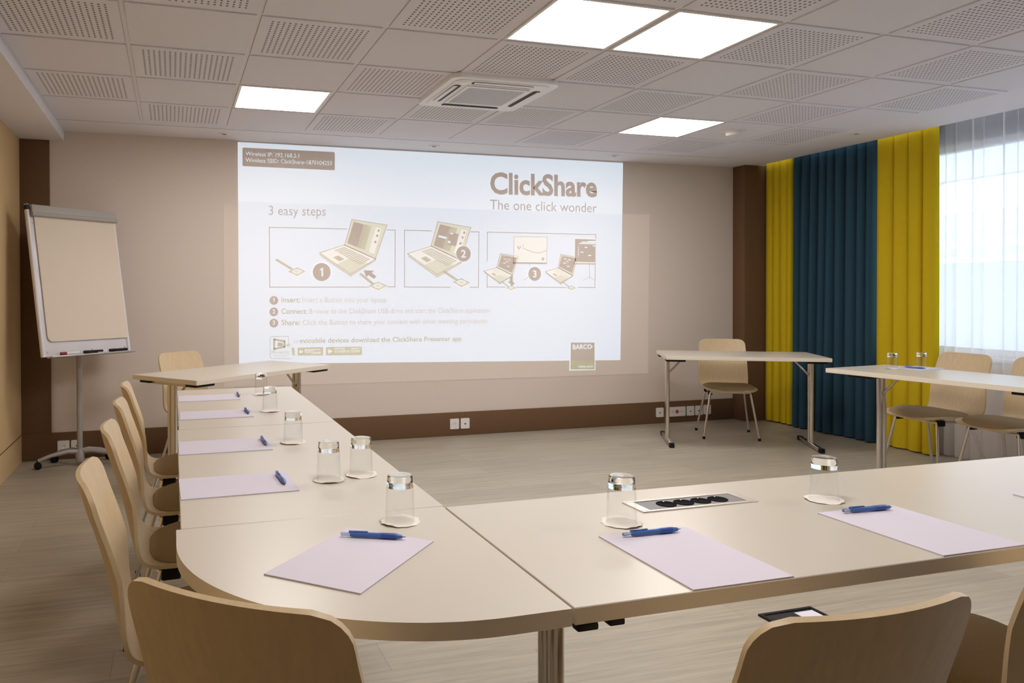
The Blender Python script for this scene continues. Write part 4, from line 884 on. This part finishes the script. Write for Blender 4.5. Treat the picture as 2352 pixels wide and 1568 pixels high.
for part, s, p0, p1, cap, mname, bold in SLIDE_TEXT:
    b = parts.setdefault(part, MB()); me = text_mesh(s, bold)
    xs = [v.co.x for v in me.vertices]; x0, x1 = min(xs), max(xs)
    dx, dz = p1[0]-p0[0], p1[1]-p0[1]; k = cap/CAP
    if len(s) == 1:      # single digits keep their own width, centred
        cx_ = (p0[0]+p1[0])/2; dx = (x1-x0)*k; dz = 0; p0 = (cx_-dx/2, p0[1])
    lay = TEXT_LAYER.get(part.split('#')[0], 2); mi = b.mi(SM[mname])
    if s == '1':
        hh = cap; x_ = p0[0]+dx/2
        flat(b, [(x_+q_[0]*hh, p0[1]+q_[1]*hh) for q_ in ((.02,1),(.17,1),(.17,0),(-.02,0),(-.02,.77),(-.20,.66),(-.20,.82))], lay, SM[mname])
        bpy.data.meshes.remove(me); continue
    vs = []
    for v in me.vertices:
        u = (v.co.x-x0)/(x1-x0); vs.append(b.bm.verts.new(on_wall((p0[0]+dx*u, p0[1]+dz*u+v.co.y*k), lay)))
    for f in me.polygons:
        try:
            nf = b.bm.faces.new([vs[i] for i in f.vertices]); nf.material_index = mi
            nf.normal_update()
            if nf.normal.y > 0: nf.normal_flip()
        except ValueError: pass
    bpy.data.meshes.remove(me)
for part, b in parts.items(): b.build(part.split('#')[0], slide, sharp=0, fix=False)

# ------------------------------------------------------------------ curtains
def curtain(y0, y1, xc, zt, zb, folds, amp, m, seed, thick=.006, rowsn=16, lean=0.0, flare=0.0):
    rnd = random.Random(seed)
    w = [rnd.uniform(.6, 1.5) for _ in range(folds)]; tot = sum(w)
    nodes = [0]
    for q_ in w: nodes.append(nodes[-1]+q_/tot)
    amps = [rnd.uniform(.55, 1.15) for _ in range(folds+1)]; drift = [rnd.uniform(-.25, .25) for _ in range(folds+1)]
    per = 12; front, back = [], []
    for r in range(rowsn+1):
        s = r/rowsn; z = zt+(zb-zt)*s; row = []
        for f in range(folds):
            for k in range(per):
                tt = k/per; u = nodes[f]+(nodes[f+1]-nodes[f])*tt
                a = amp*(amps[f]*(1-tt)+amps[f+1]*tt)*(.75+.35*s+.1*math.sin(3*s+f))
                ph = tt + drift[f]*(s-.4)*(1-abs(2*tt-1))
                x = xc + lean*s + a*.5 - a*(abs(math.sin(PI*min(1, max(0, ph))))**.7)
                y = y0+(y1-y0)*u + (u-.5)*flare*s - .10*(y1-y0)/folds*math.sin(2*PI*ph)
                row.append(Vector((x, y, z)))
        row.append(Vector((xc+lean*s, y1+.5*flare*s, z)))
        front.append(row)
    b = MB()
    if thick:
        rows2 = []
        for row in front:
            rr = list(row)
            for i in range(len(row)-1, -1, -1):
                t_ = (row[min(i+1, len(row)-1)]-row[max(i-1, 0)]).normalized(); nrm = Vector((-t_.y, t_.x, 0))
                if nrm.x < 0: nrm = -nrm
                rr.append(row[i]+nrm*thick)
            rows2.append(rr)
        V = b.grid(rows2, m, closed_u=True)
        for e in (V[0], V[-1]):
            n = len(e)//2
            for i in range(n-1):
                f = b.bm.faces.new((e[i], e[i+1], e[2*n-2-i], e[2*n-1-i])); f.material_index = b.mi(m)
    else:
        b.grid(front, m)
    return b
CX = 5.985
tag(curtain(3.02, 3.37, CX-.005, 2.71, .012, 4, .075, M_yellow, 3).build('curtain', sharp=80), 'narrow yellow curtain beside the brown pillar', 'curtain', 'thick floor length curtains')
tag(curtain(2.125, 3.005, CX+.015, 2.71, .012, 9, .165, M_teal, 11).build('curtain', sharp=80), 'dark teal curtain hanging between two yellow ones', 'curtain', 'thick floor length curtains')
tag(curtain(1.575, 2.10, CX-.015, 2.71, .012, 4, .06, M_yellow, 5).build('curtain', sharp=80), 'wider yellow curtain beside the white sheer curtain', 'curtain', 'thick floor length curtains')
tag(curtain(-3.7, 1.70, CX+.07, 2.71, .015, 50, .05, M_sheer, 8, thick=0).build('sheer_curtain', sharp=80), 'white see through curtain in front of the window', 'curtain')

# ------------------------------------------------------------------ wall sockets
def plate(b, x0, x1, z0, z1): b.prism(rrect(x1-x0, z1-z0, .008, 4), -.008, 0, M_white_plastic)
def outlet(name, label, cat, x0, x1, z0, z1, kind):
    rx = Matrix.Rotation(PI/2, 4, 'X')
    t = thing(name, label, cat, ((x0+x1)/2, YB-.020, (z0+z1)/2), group='white outlets in the brown baseboard')
    w, h = x1-x0, z1-z0
    b = MB(); b.prism(rrect(w, h, .008, 4), 0, .009, M_white_plastic, mt=rx); b.build('cover_plate', t)
    n = 3 if kind == 'triple' else 1
    for k in range(n):
        cx = (k-(n-1)/2)*.05
        if kind in ('power', 'triple'):
            r = .021 if kind == 'power' else .017
            b = MB(); b.lathe([(0,.0095),(r*.9,.0095),(r,.0105),(r*1.12,.0105),(r*1.15,.009)], M_socket_red if (kind == 'triple' and k == 1) else M_white_plastic, 24, mt=rx @ Matrix.Translation((cx,0,0)))
            s = b.build('socket', t)
            b = MB()
            for hx in (-.0095, .0095): b.lathe([(0,.0108),(.0028,.0108),(.0028,.0095)], M_black, 10, mt=rx @ Matrix.Translation((cx+hx*r/.021,-.002,0)))
            b.lathe([(0,.0125),(.0022,.0125),(.0024,.0095)], M_chrome, 10, mt=rx @ Matrix.Translation((cx,.009*r/.021,0)))
            b.build('pin_holes', s)
        else:
            b = MB(); ww, hh = {'jack': (.012,.012), 'coax': (.014,.014), 'slot': (.026,.010)}[kind]
            b.prism(rrect(ww, hh, min(ww,hh)*.45 if kind == 'coax' else .001, 4), .009, .0098, M_black, mt=rx @ Matrix.Translation((0,-.004,0))); b.build('jack_opening', t)
outlet('wall_socket', 'white power outlet low behind the flip chart base, left of the pair', 'outlet', -.66, -.574, .064, .148, 'power')
outlet('wall_socket', 'white outlet behind the flip chart pole, right of the pair', 'outlet', -.562, -.476, .064, .148, 'jack')
outlet('wall_socket', 'white power outlet under the slide, left of the middle pair', 'outlet', 2.62, 2.706, .062, .156, 'power')
outlet('wall_socket', 'white outlet with round hole under the slide, right of the middle pair', 'outlet', 2.723, 2.809, .062, .156, 'coax')
outlet('wall_socket', 'leftmost white outlet left of the right table leg', 'outlet', 4.797, 4.881, .064, .156, 'jack')
outlet('wall_socket', 'wide white triple outlet under the right table', 'outlet', 4.938, 5.136, .062, .156, 'triple')
outlet('wall_socket', 'white outlet just right of the triple outlet', 'outlet', 5.154, 5.240, .062, .156, 'jack')
outlet('wall_socket', 'white outlet partly behind the chair leg, second from the right', 'outlet', 5.256, 5.342, .062, .156, 'slot')
outlet('wall_socket', 'rightmost white outlet near the brown pillar', 'outlet', 5.353, 5.440, .066, .160, 'slot')

# ------------------------------------------------------------------ tables
TH = .77
def t_leg(t, x, depth, direction):
    """chrome T leg standing at local x; direction = +1 / -1 toward the table centre"""
    b = MB()
    for y in (-.024, .024): b.tube([(x,y,.035),(x,y,.73)], .0165, M_chrome, 14)
    b.box((x-.006,-.024,.035), (x+.006,.024,.73), M_chrome)
    L = depth*.42
    b.box((x-.019,-L,.006), (x+.019,L,.036), M_chrome, bevel=.008)
    b.box((x-.022,-depth*.36,.716), (x+.022,depth*.36,.733), M_steel)
    leg = b.build('leg', t)
    for s in (-1, 1):
        c = MB(); c.box((x-.021,s*L-.022,.0), (x+.021,s*L+.022,.038), M_black, bevel=.006); c.build('end_cap', leg)
    for s in (-1, 1):
        c = MB(); c.box((x-.045 if direction > 0 else x-.11, s*depth*.36-.05, .720), (x+.11 if direction > 0 else x+.045, s*depth*.36+.05, .7395), M_black, bevel=.006); c.build('mounting_bracket', leg)
    c = MB(); c.tube([(x+direction*.005,0,.59),(x+direction*.13,0,.725)], .008, M_steel, 8); c.build('brace', leg)
def make_table(label, L, D, loc, rz, ins=(.06,.06), group='white tables'):
    t = thing('meeting_table', label, 'table', loc, rz, group)
    b = MB(); b.box((-L/2,-D/2,TH-.030), (L/2,D/2,TH), M_top, bevel=.0015, seg=1); 
    me = b.build('tabletop', t, sharp=30)
    me.data.materials.append(M_edge)
    for p in me.data.polygons:
        if p.normal.z < .5: p.material_index = 1
    t_leg(t, -L/2+ins[0], D, 1); t_leg(t, L/2-ins[1], D, -1)
    return t
make_table('angled white table at the back left beside the flip chart', 1.256, .632, (.645, 2.474, 0), math.radians(38.2), (.07,.03))
make_table('white table standing alone in front of the brown pillar', 1.258, .670, (4.857, 2.462, 0), math.radians(-28.8), (.05,.06))
make_table('white table on the right by the window with two glasses', 1.325, 0.639, (4.955, 0.652, 0), math.radians(-83.6), (.18,.10))
make_table('farther white table of the left row, holding the two farthest glasses', 1.245, 0.623, (0.542, 0.771, 0), PI/2, (.05,.1))
make_table('nearer white table of the left row, joined to the rounded corner', 1.291, 0.628, (0.539, -0.503, 0), PI/2, (.1,.05))
fr = make_table('long white front table with four black sockets set into its top', 2.000, .628, (1.8534, -1.4738, 0), 0.0, (.122,.1))
# socket strip set into the front table
pm = MB(); px_, py_ = -0.3972, 0.1694
for lo, hi in (((-.168,-.046),(.168,-.036)), ((-.168,.036),(.168,.046)), ((-.168,-.036),(-.142,.036)), ((.142,-.036),(.168,.036))):
    pm.box((px_+lo[0],py_+lo[1],TH-.002), (px_+hi[0],py_+hi[1],TH+.003), M_steel, bevel=.001, seg=1)
pu = pm.build('socket_strip', fr)
b = MB(); b.box((px_-.142,py_-.036,TH-.001), (px_+.142,py_+.036,TH+.0012), M_insert); b.build('insert_plate', pu)
for k in range(4):
    b = MB(); mt = Matrix.Translation((px_-.071+.051*k, py_, TH))
    b.lathe([(0,.0018),(.0205,.0018),(.0225,.003),(.0248,.0026),(.0252,.0010)], M_socket_black, 28, mt=mt)
    b.lathe([(0,.006),(.0025,.0055),(.0025,.0017)], M_chrome, 8, mt=mt @ Matrix.Translation((0,.011,0)))
    b.build('socket', pu)
for lo, hi in (((-.994,-.314,.727),(-.954,-.292,.7395)), ((-.93,-.31,.727),(-.90,-.28,.7395))):
    b = MB(); b.box(lo, hi, M_black, bevel=.003); b.build('linking_bracket', fr)
# rounded corner table
t = thing('corner_table', 'white corner table with a rounded outer edge', 'table', (0.5336, -1.4700, 0), 0, 'white tables')
R = .525; cxx, cyy = .2063, .2063
poly = [(-.3187,.316)] + [(cxx+R*math.cos(a), cyy+R*math.sin(a)) for a in [PI+PI/2*k/28 for k in range(29)]] + [(.3141,-.3187),(.3141,.316)]
b = MB(); b.prism(poly, TH-.030, TH, M_top, M_edge); b.build('tabletop', t, sharp=30)
b = MB()
b.tube([(-.235,.27,.03),(-.235,.27,.73)], .020, M_chrome, 20); lg = b.build('leg', t)
b = MB(); b.lathe([(.085,.0),(.085,.008),(.025,.018),(.021,.03)], M_chrome, 36, mt=Matrix.Translation((-.235,.27,0)), cap0=True); b.build('foot_disc', lg)
b = MB(); b.box((-.295,.21,.730), (-.175,.315,.7395), M_black); b.build('mounting_bracket', lg)

# ------------------------------------------------------------------ chairs
def catmull(P, n):
    P = [Vector((0,*p)) for p in P]; out = []
    for i in range(len(P)-1):
        p0, p1, p2, p3 = P[max(i-1,0)], P[i], P[i+1], P[min(i+2,len(P)-1)]
        for k in range(n):
            t_ = k/n; out.append(.5*((2*p1)+(-p0+p2)*t_+(2*p0-5*p1+4*p2-p3)*t_*t_+(-p0+3*p1-3*p2+p3)*t_**3))
    out.append(P[-1]); return out
PROF = [(.245,.424),(.215,.438),(.11,.444),(0,.438),(-.09,.432),(-.145,.436),(-.183,.458),(-.206,.505),(-.226,.59),(-.252,.69),(-.284,.79),(-.302,.860)]
prof = catmull(PROF, 6)
slen = [0]
for a_, b_ in zip(prof, prof[1:]): slen.append(slen[-1]+(b_-a_).length)
TOT = slen[-1]
def seat_z(y):
    best = min((p for p in prof if p.z < .45), key=lambda p: abs(p.y-y)); return best.z
def make_chair():
    t = thing('shell_chair', '', 'chair')
    # bent veneer shell
    NU = 22; mid = []
    for p, s in zip(prof, slen):
        f = s/TOT
        hw = .217 + (.200-.217)*max(0, (f-.5)/.5)
        hw -= .010*math.exp(-((f-.46)/.07)**2)
        r0, r1 = .075, .052
        if s < r0: hw -= r0-math.sqrt(max(0, r0*r0-(r0-s)**2))
        if TOT-s < r1: hw -= r1-math.sqrt(max(0, r1*r1-(r1-(TOT-s))**2))
        bk = min(1, max(0, (f-.48)/.25)); row = []
        for j in range(NU+1):
            u = -1+2*j/NU; x = u*hw
            row.append(Vector((x, p.y + bk*.034*(x/.2)**2, p.z + (1-bk)*.007*(x/.2)**2)))
        mid.append(row)
    def nrm(i, j):
        a = mid[min(i+1,len(mid)-1)][j]-mid[max(i-1,0)][j]; c = mid[i][min(j+1,NU)]-mid[i][max(j-1,0)]
        n = c.cross(a); return n.normalized()
    th = .0055
    A = [[mid[i][j]+nrm(i,j)*th for j in range(NU+1)] for i in range(len(mid))]
    B = [[mid[i][j]-nrm(i,j)*th for j in range(NU+1)] for i in range(len(mid))]
    b = MB(); VA = b.grid(A, M_beech); VB = b.grid(B, M_beech)
    ring = [(i,0) for i in range(len(mid))] + [(len(mid)-1,j) for j in range(1,NU+1)] + [(i,NU) for i in range(len(mid)-2,-1,-1)] + [(0,j) for j in range(NU-1,0,-1)]
    for (i,j),(k,l) in zip(ring, ring[1:]+ring[:1]): b.bm.faces.new((VA[i][j],VA[k][l],VB[k][l],VB[i][j])).material_index = 0
    b.build('shell', t, sharp=50)
    # upholstered pad
    b = MB(); n = 48; rings = []
    for r in (0.0, .3, .55, .75, .88, .96, 1.0):
        row = []
        for k in range(n):
            a = 2*PI*k/n; ca, sa = math.cos(a), math.sin(a); e = 2/3.4
            x = .205*math.copysign(abs(ca)**e, ca)*r; y = .045+.200*math.copysign(abs(sa)**e, sa)*r
            row.append(Vector((x, y, seat_z(y)+.007+.007*(x/.2)**2 + (.036*(1-r**5)**.6))))
        rings.append(row)
    low = [Vector((v.x*.95, .045+(v.y-.045)*.95, seat_z(v.y)+.0058+.006*(v.x/.2)**2)) for v in rings[-1]]
    V = b.grid(rings[1:]+[low], M_pad, closed_u=True); b.bm.faces.new(V[0]); b.bm.faces.new(V[-1][::-1])
    b.build('seat_pad', t, sharp=60)
    # chrome frame under the seat
    b = MB(); b.tube([(-.155,.16,.412),(.155,.16,.412),(.165,.15,.412),(.165,-.11,.408),(.155,-.125,.408),(-.155,-.125,.408),(-.165,-.11,.408),(-.165,.15,.412)], .009, M_chrome, 10, closed=True)
    fr_ = b.build('seat_frame', t)
    for sx in (-1,1):
        for y in (.125,-.09):
            b = MB(); b.box((sx*.165-.016, y-.03, .385), (sx*.165+.016, y+.03, .425), M_black, bevel=.006); b.build('frame_clip', fr_)
    for sx in (-1,1):
        for (ty, fy) in ((.15,.205), (-.12,-.235)):
            b = MB(); b.tube([(sx*.163,ty,.41),(sx*.170,ty+(fy-ty)*.08,.375),(sx*.228,fy,.012)], .0095, M_chrome, 12); lg = b.build('leg', t)
            b = MB(); b.lathe([(0,0),(.0125,0),(.0125,.022),(.0098,.024)], M_black, 14, mt=Matrix.Translation((sx*.228,fy,0))); b.build('rubber_foot', lg)
    return t
chair0 = make_chair(); first = True
CH = [
 ((.272,1.00), -87, 'beech chair at the left table row, farthest one, nearest the flip chart'),
 ((.282,.375), -88, 'beech chair at the left table row, second from the far end'),
 ((.285,-.22), -88, 'beech chair at the left table row, third from the far end'),
 ((.285,-.87), -88, 'beech chair at the left table row, nearest one, with its back almost edge on'),
 ((.464,-1.575), -41, 'beech chair seen from behind at the rounded table corner, bottom left'),
 ((1.150,-1.815), 0, 'beech chair seen from behind at the front table, hiding part of the floor box'),
 ((1.99,-1.64), 0, 'beech chair at the front table cut off by the lower right corner of the photo'),
 ((.43,2.79), -139.5, 'beech chair behind the angled table at the back left'),
 ((5.02,2.79), 150, 'beech chair behind the table standing alone by the brown pillar'),
 ((5.34,1.10), 85, 'beech chair with taupe pad under the window table, the one nearer the yellow curtain'),
 ((5.40,.62), 85, 'beech chair with taupe pad under the window table, the one cut off on the right'),
]
for (x, y), a, lab in CH:
    o = chair0 if first else dup(chair0); first = False
    o.location = (x, y, 0); o.rotation_euler = (0,0,math.radians(a)); o['label'] = lab; o['group'] = 'beech shell chairs'

# ------------------------------------------------------------------ flip chart
fx, fy = -.470, 3.275
fc = thing('flip_chart', 'white flip chart easel with blank pad on a wheeled stand in the left corner', 'flip chart', (fx, fy, 0))
a, tl, BW_, BH = .677, .187, .713, 1.097
r_ = Vector((math.cos(a), math.sin(a), 0)); n_ = Vector((math.sin(a), -math.cos(a), 0)); zz = Vector((0,0,1))
u_ = zz*math.cos(tl)-n_*math.sin(tl); w_ = n_*math.cos(tl)+zz*math.sin(tl)
BM = Matrix((r_, u_, w_)).transposed().to_4x4(); BM.translation = Vector((-.446-fx, 3.121-fy, 1.398))
b = MB(); b.box((-BW_/2,-BH/2,-.018), (BW_/2,BH/2,0), M_board, mt=BM, bevel=.004); brd = b.build('board', fc)
b = MB()
for s in (-1,1): b.tube([BM @ Vector((s*(BW_/2-.012),-BH/2,.0)), BM @ Vector((s*(BW_/2-.012),BH/2,.0))], .014, M_board, 12)
b.build('edge_rail', brd)
b = MB()
for sx, sy in ((-1,.42),(-1,-.515),(1,.30),(1,-.515),(.12,-.515)): b.lathe([(0,.004),(.006,.003),(.007,.0)], M_grey_metal, 12, mt=BM @ Matrix.Translation((sx*(BW_/2-.045) if abs(sx) == 1 else sx*.3, sy, 0)))
b.build('screws', brd)
b = MB(); b.box((-BW_/2+.03,BH/2-.085,.012), (BW_/2,BH/2-.005,.034), M_clamp, mt=BM, bevel=.008); b.tube([BM @ Vector((-BW_/2+.03,BH/2-.075,.026)), BM @ Vector((BW_/2,BH/2-.075,.026))], .016, M_clamp, 12)
b.build('clamp_bar', fc)
b = MB(); b.box((-BW_/2-.004,BH/2-.04,-.02), (-BW_/2+.025,BH/2-.005,.02), M_black, mt=BM, bevel=.004); b.build('corner_cap', fc)
PW0, PW1, PH0, PH1 = -BW_/2+.052, BW_/2-.012, -BH/2+.105, BH/2-.07
poly = [(PW1,PH1),(PW0,PH1)] + [(PW0+.04+.04*math.cos(q_), PH0+.04+.04*math.sin(q_)) for q_ in [PI+PI/2*k/6 for k in range(7)]] + [(PW1,PH0)]
b = MB(); b.prism(poly, .006, .013, M_flip_paper, mt=BM); b.build('paper_pad', fc)
b = MB(); b.box((-BW_/2+.04,-BH/2-.012,-.005), (BW_/2+.012,-BH/2,.060), M_grey_metal, mt=BM, bevel=.003); b.build('pen_tray', fc)
b = MB(); b.tube([(0,0,.05),(0,0,1.25)], .021, M_grey_metal, 16); b.build('pole', fc)
b = MB(); b.tube([(0,0,1.22), BM @ Vector((0.0,-.19,-.016))], .018, M_grey_metal, 10); b.build('tilt_bracket', fc)
b = MB(); b.lathe([(0,.03),(.032,.03),(.034,.10),(.024,.115),(.022,.13)], M_grey_metal, 20); b.build('base_hub', fc)
for q_ in (193, 143, 38, 350):
    q_ = math.radians(q_); d_ = Vector((math.cos(q_), math.sin(q_), 0)); L_ = .29 if abs(d_.y) < .4 else .25
    b = MB(); b.tube([d_*.0+zz*.105, d_*L_*.3+zz*.112, d_*L_*.7+zz*.092, d_*L_+zz*.062], [.02,.018,.015,.013], M_grey_metal, 10); arm = b.build('base_arm', fc)
    b = MB(); c_ = d_*L_+zz*.026; s_ = zz.cross(d_)
    for k in (-1,1): b.tube([c_+s_*(.004*k), c_+s_*(.018*k)], .026, M_black, 18)
    b.tube([c_+zz*.005, c_+zz*.045], .008, M_black, 8); b.build('caster', arm)
FM = Matrix.Translation((fx, fy, 0)) @ BM
def marker(x0, L, m, lab):
    p0 = FM @ Vector((x0,-BH/2+.0125,.042)); p1 = FM @ Vector((x0+L,-BH/2+.0125,.042))
    t_ = thing('marker_pen', lab, 'marker', tuple(p0), group='markers on the flip chart tray'); d_ = p1-p0
    b = MB(); b.tube([d_*.3, d_], .0105, M_black if m is M_black else M_board, 10); b.build('barrel', t_)
    b = MB(); b.tube([d_*0, d_*.3], .0115, m, 10); b.build('cap', t_)
marker(-.24, .14, M_red, 'red capped marker at the left end of the flip chart tray')
marker(-.06, .15, M_black, 'black marker in the middle of the flip chart tray')
marker(.15, .15, M_black, 'black marker at the right end of the flip chart tray')
er = MB(); er.box((-.04,.001,.014), (.04,.020,.050), M_paper, mt=FM @ Matrix.Translation((.085,-BH/2,0)), bevel=.004)
tag(er.build('board_eraser'), 'small white eraser lying among the markers on the flip chart tray', 'eraser')

# ------------------------------------------------------------------ floor box
t = thing('floor_box', 'dark framed floor socket box behind the chair at the front table', 'floor box', (2.585,-.56,0))
b = MB()
for lo, hi in (((-.13,-.13),(.13,-.115)), ((-.13,.115),(.13,.13)), ((-.13,-.115),(-.115,.115)), ((.115,-.115),(.13,.115))): b.box((lo[0],lo[1],0), (hi[0],hi[1],.008), M_black)
b.build('frame', t)
b = MB(); b.box((-.115,-.115,0), (.115,.115,.004), M_dark_gap); b.build('lid', t)
b = MB(); b.box((.02,-.10,.004), (.11,.10,.007), M_paper, bevel=.001); b.build('inlay', t)

# ------------------------------------------------------------------ paper, pens, coasters, glasses
def sheet(label, w, d, x, y, rz=0):
    b = MB(); b.box((-w/2,-d/2,0), (w/2,d/2,.0028), M_paper)
    o = b.build('notepad', sharp=0); o.location = (x, y, TH); o.rotation_euler = (0,0,math.radians(rz))
    tag(o, label, 'paper', 'white paper sheets on the tables'); return o
ST = TH+.0028
sheet('white sheet at the rounded table corner, lying askew', 0.209, 0.313, 0.5544, -1.4435, -43.4)
sheet('white sheet on the front table below the four black sockets', 0.220, 0.310, 1.1997, -1.6309, 0)
sheet('white sheet on the front table, the second one right of the corner', 0.227, 0.308, 1.7939, -1.6309, 0)
sheet('white sheet on the front table at the right edge of the photo', 0.222, 0.308, 2.4099, -1.6470, 0)
sheet('white sheet on the left row, nearest of its four sheets', 0.305, 0.225, 0.3784, -0.7925, 1)
sheet('white sheet on the left row, second nearest of its four sheets', 0.305, 0.227, 0.3803, -0.2324, 0)
sheet('white sheet on the left row, third nearest of its four sheets', 0.305, 0.222, 0.3898, 0.4791, 0)
sheet('white sheet on the left row, farthest of its four sheets', 0.295, 0.222, 0.3850, 1.0308, 0)
sheet('white sheet on the window table behind its two glasses', 0.208, 0.293, 5.1397, 1.0639, 96)

def make_pen():
    t = thing('ballpoint_pen', '', 'pen')
    mt = Matrix.Scale(.946, 4) @ Matrix.Rotation(PI/2, 4, 'Y')   # lathe axis along +X
    b = MB(); b.lathe([(.0048,.022),(.0060,.030),(.0058,.085),(.0062,.090),(.0062,.128),(.0040,.142)], M_pen, 18, mt=mt, cap0=True, cap1=True); b.build('barrel', t)
    b = MB(); b.lathe([(.0064,.094),(.0067,.098),(.0067,.124),(.0062,.128)], M_pen_dark, 18, mt=mt); b.build('grip', t)
    b = MB(); b.lathe([(.0036,.140),(.0012,.150),(0,.152)], M_grey_metal, 12, mt=mt); b.build('tip', t)
    b = MB(); b.lathe([(0,0),(.0035,.0),(.0042,.003),(.0042,.024)], M_pen_clear, 14, mt=mt); b.build('push_button', t)
    b = MB(); b.box((.018,-.0022,.0062), (.060,.0022,.0080), M_pen, bevel=.0008); b.box((.018,-.0022,.003), (.024,.0022,.007), M_pen); b.build('clip', t)
    return t
pen0 = make_pen(); first = True
for (x0,y0),(x1,y1),z,lab in [
 ((0.5554,-1.3167),(0.6897,-1.3811),ST,'blue pen on the sheet at the rounded table corner'),
 ((1.1335,-1.5003),(1.2792,-1.5041),ST,'blue pen on the front sheet below the four black sockets'),
 ((1.7324,-1.5003),(1.8725,-1.5079),ST,'blue pen on the front sheet second right of the corner'),
 ((0.4957,-0.7055),(0.5033,-0.8474),ST,'blue pen on the nearest sheet of the left row'),
 ((0.5147,-0.1453),(0.5185,-0.2873),ST,'blue pen on the second nearest sheet of the left row'),
 ((0.5203,0.5643),(0.5260,0.4224),ST,'blue pen on the third nearest sheet of the left row'),
 ((0.5308,1.1254),(0.5326,0.9835),ST,'blue pen on the farthest sheet of the left row'),
 ((5.0640,1.1065),(5.1066,0.9740),ST,'blue pen on the window table between its two glasses'),
]:
    o = pen0 if first else dup(pen0); first = False
    o.location = (x0,y0,z+.0067); o.rotation_euler = (0,0,math.atan2(y1-y0,x1-x0)); o['label'] = lab; o['group'] = 'blue pens on the tables'

def make_glass():
    t = thing('drinking_glass', '', 'glass')
    b = MB()
    b.lathe([(.0340,.0030),(.0348,.0002),(.0360,.0002),(.0364,.003),(.0338,.080),(.0332,.0848)], M_thin_glass, 48, mt=Matrix.Scale(.946, 4))
    b.lathe([(.0340,.0030),(.0318,.078),(.0315,.0848)], M_thin_glass, 48, mt=Matrix.Scale(.946, 4))
    b.build('tumbler_wall', t, sharp=45)
    b = MB(); b.lathe([(0,.0850),(.0300,.0850),(.0330,.0852),(.0322,.0872),(.0317,.090),(.0309,.111),(.0290,.1145),(.020,.1150),(0,.1142)], M_glass, 48, mt=Matrix.Scale(.946, 4))
    b.build('thick_base', t, sharp=45)
    return t
def make_coaster(seed):
    b = MB(); n = 72; rnd = random.Random(seed); ph = rnd.uniform(0, 6); rows_ = []
    for r in (.0, .3, .7, .9, 1.0):
        row = []
        for k in range(n):
            a_ = 2*PI*k/n; R_ = .0455*(1+.035*math.cos(12*a_)*(r > .85))
            z_ = .0012 + (max(0, r-.75)/.25)*.0035*(.5+.5*math.sin(2*a_+ph)+.25*math.sin(5*a_+ph))
            row.append(Vector((R_*r*math.cos(a_), R_*r*math.sin(a_), z_)))
        rows_.append(row)
    low = [[v-Vector((0,0,.0009)) for v in row] for row in rows_]
    V = b.grid(rows_[1:]+low[1:][::-1], M_doily, closed_u=True); b.bm.faces.new(V[0]); b.bm.faces.new(V[-1][::-1])
    return b.build('paper_coaster', sharp=0)
gl0 = make_glass(); co0 = make_coaster(2); first = True
for (x,y),lab in [
 ((0.6538,1.0980),'farthest of the glasses on the left row'),
 ((0.6273,0.5056),'on the left row, second from the far end'),
 ((0.6169,-0.2419),'on the left row, third from the far end'),
 ((0.6311,-0.8096),'on the left row beside its nearest sheet'),
 ((0.7323,-0.7812),'at the inner edge of the left row, beside another'),
 ((0.7105,-1.2448),'at the rounded table corner'),
 ((1.1931,-1.4038),'just left of the four black sockets'),
 ((1.7930,-1.3868),'right of the four black sockets'),
 ((4.9552,1.0970),'on the window table, left one of the two'),
 ((5.1492,1.0402),'on the window table, right one of the two'),
]:
    g_ = gl0 if first else dup(gl0); c_ = co0 if first else dup(co0); first = False
    zc = ST if (x > 5.1) else TH
    c_.location = (x,y,zc); c_.rotation_euler = (0,0,x*17+y*5); g_.location = (x,y,zc+.0014)
    g_['label'] = 'upside down clear glass ' + lab; g_['group'] = 'upside down glasses'
    tag(c_, 'paper coaster under the glass ' + lab, 'coaster', 'paper coasters under the glasses')
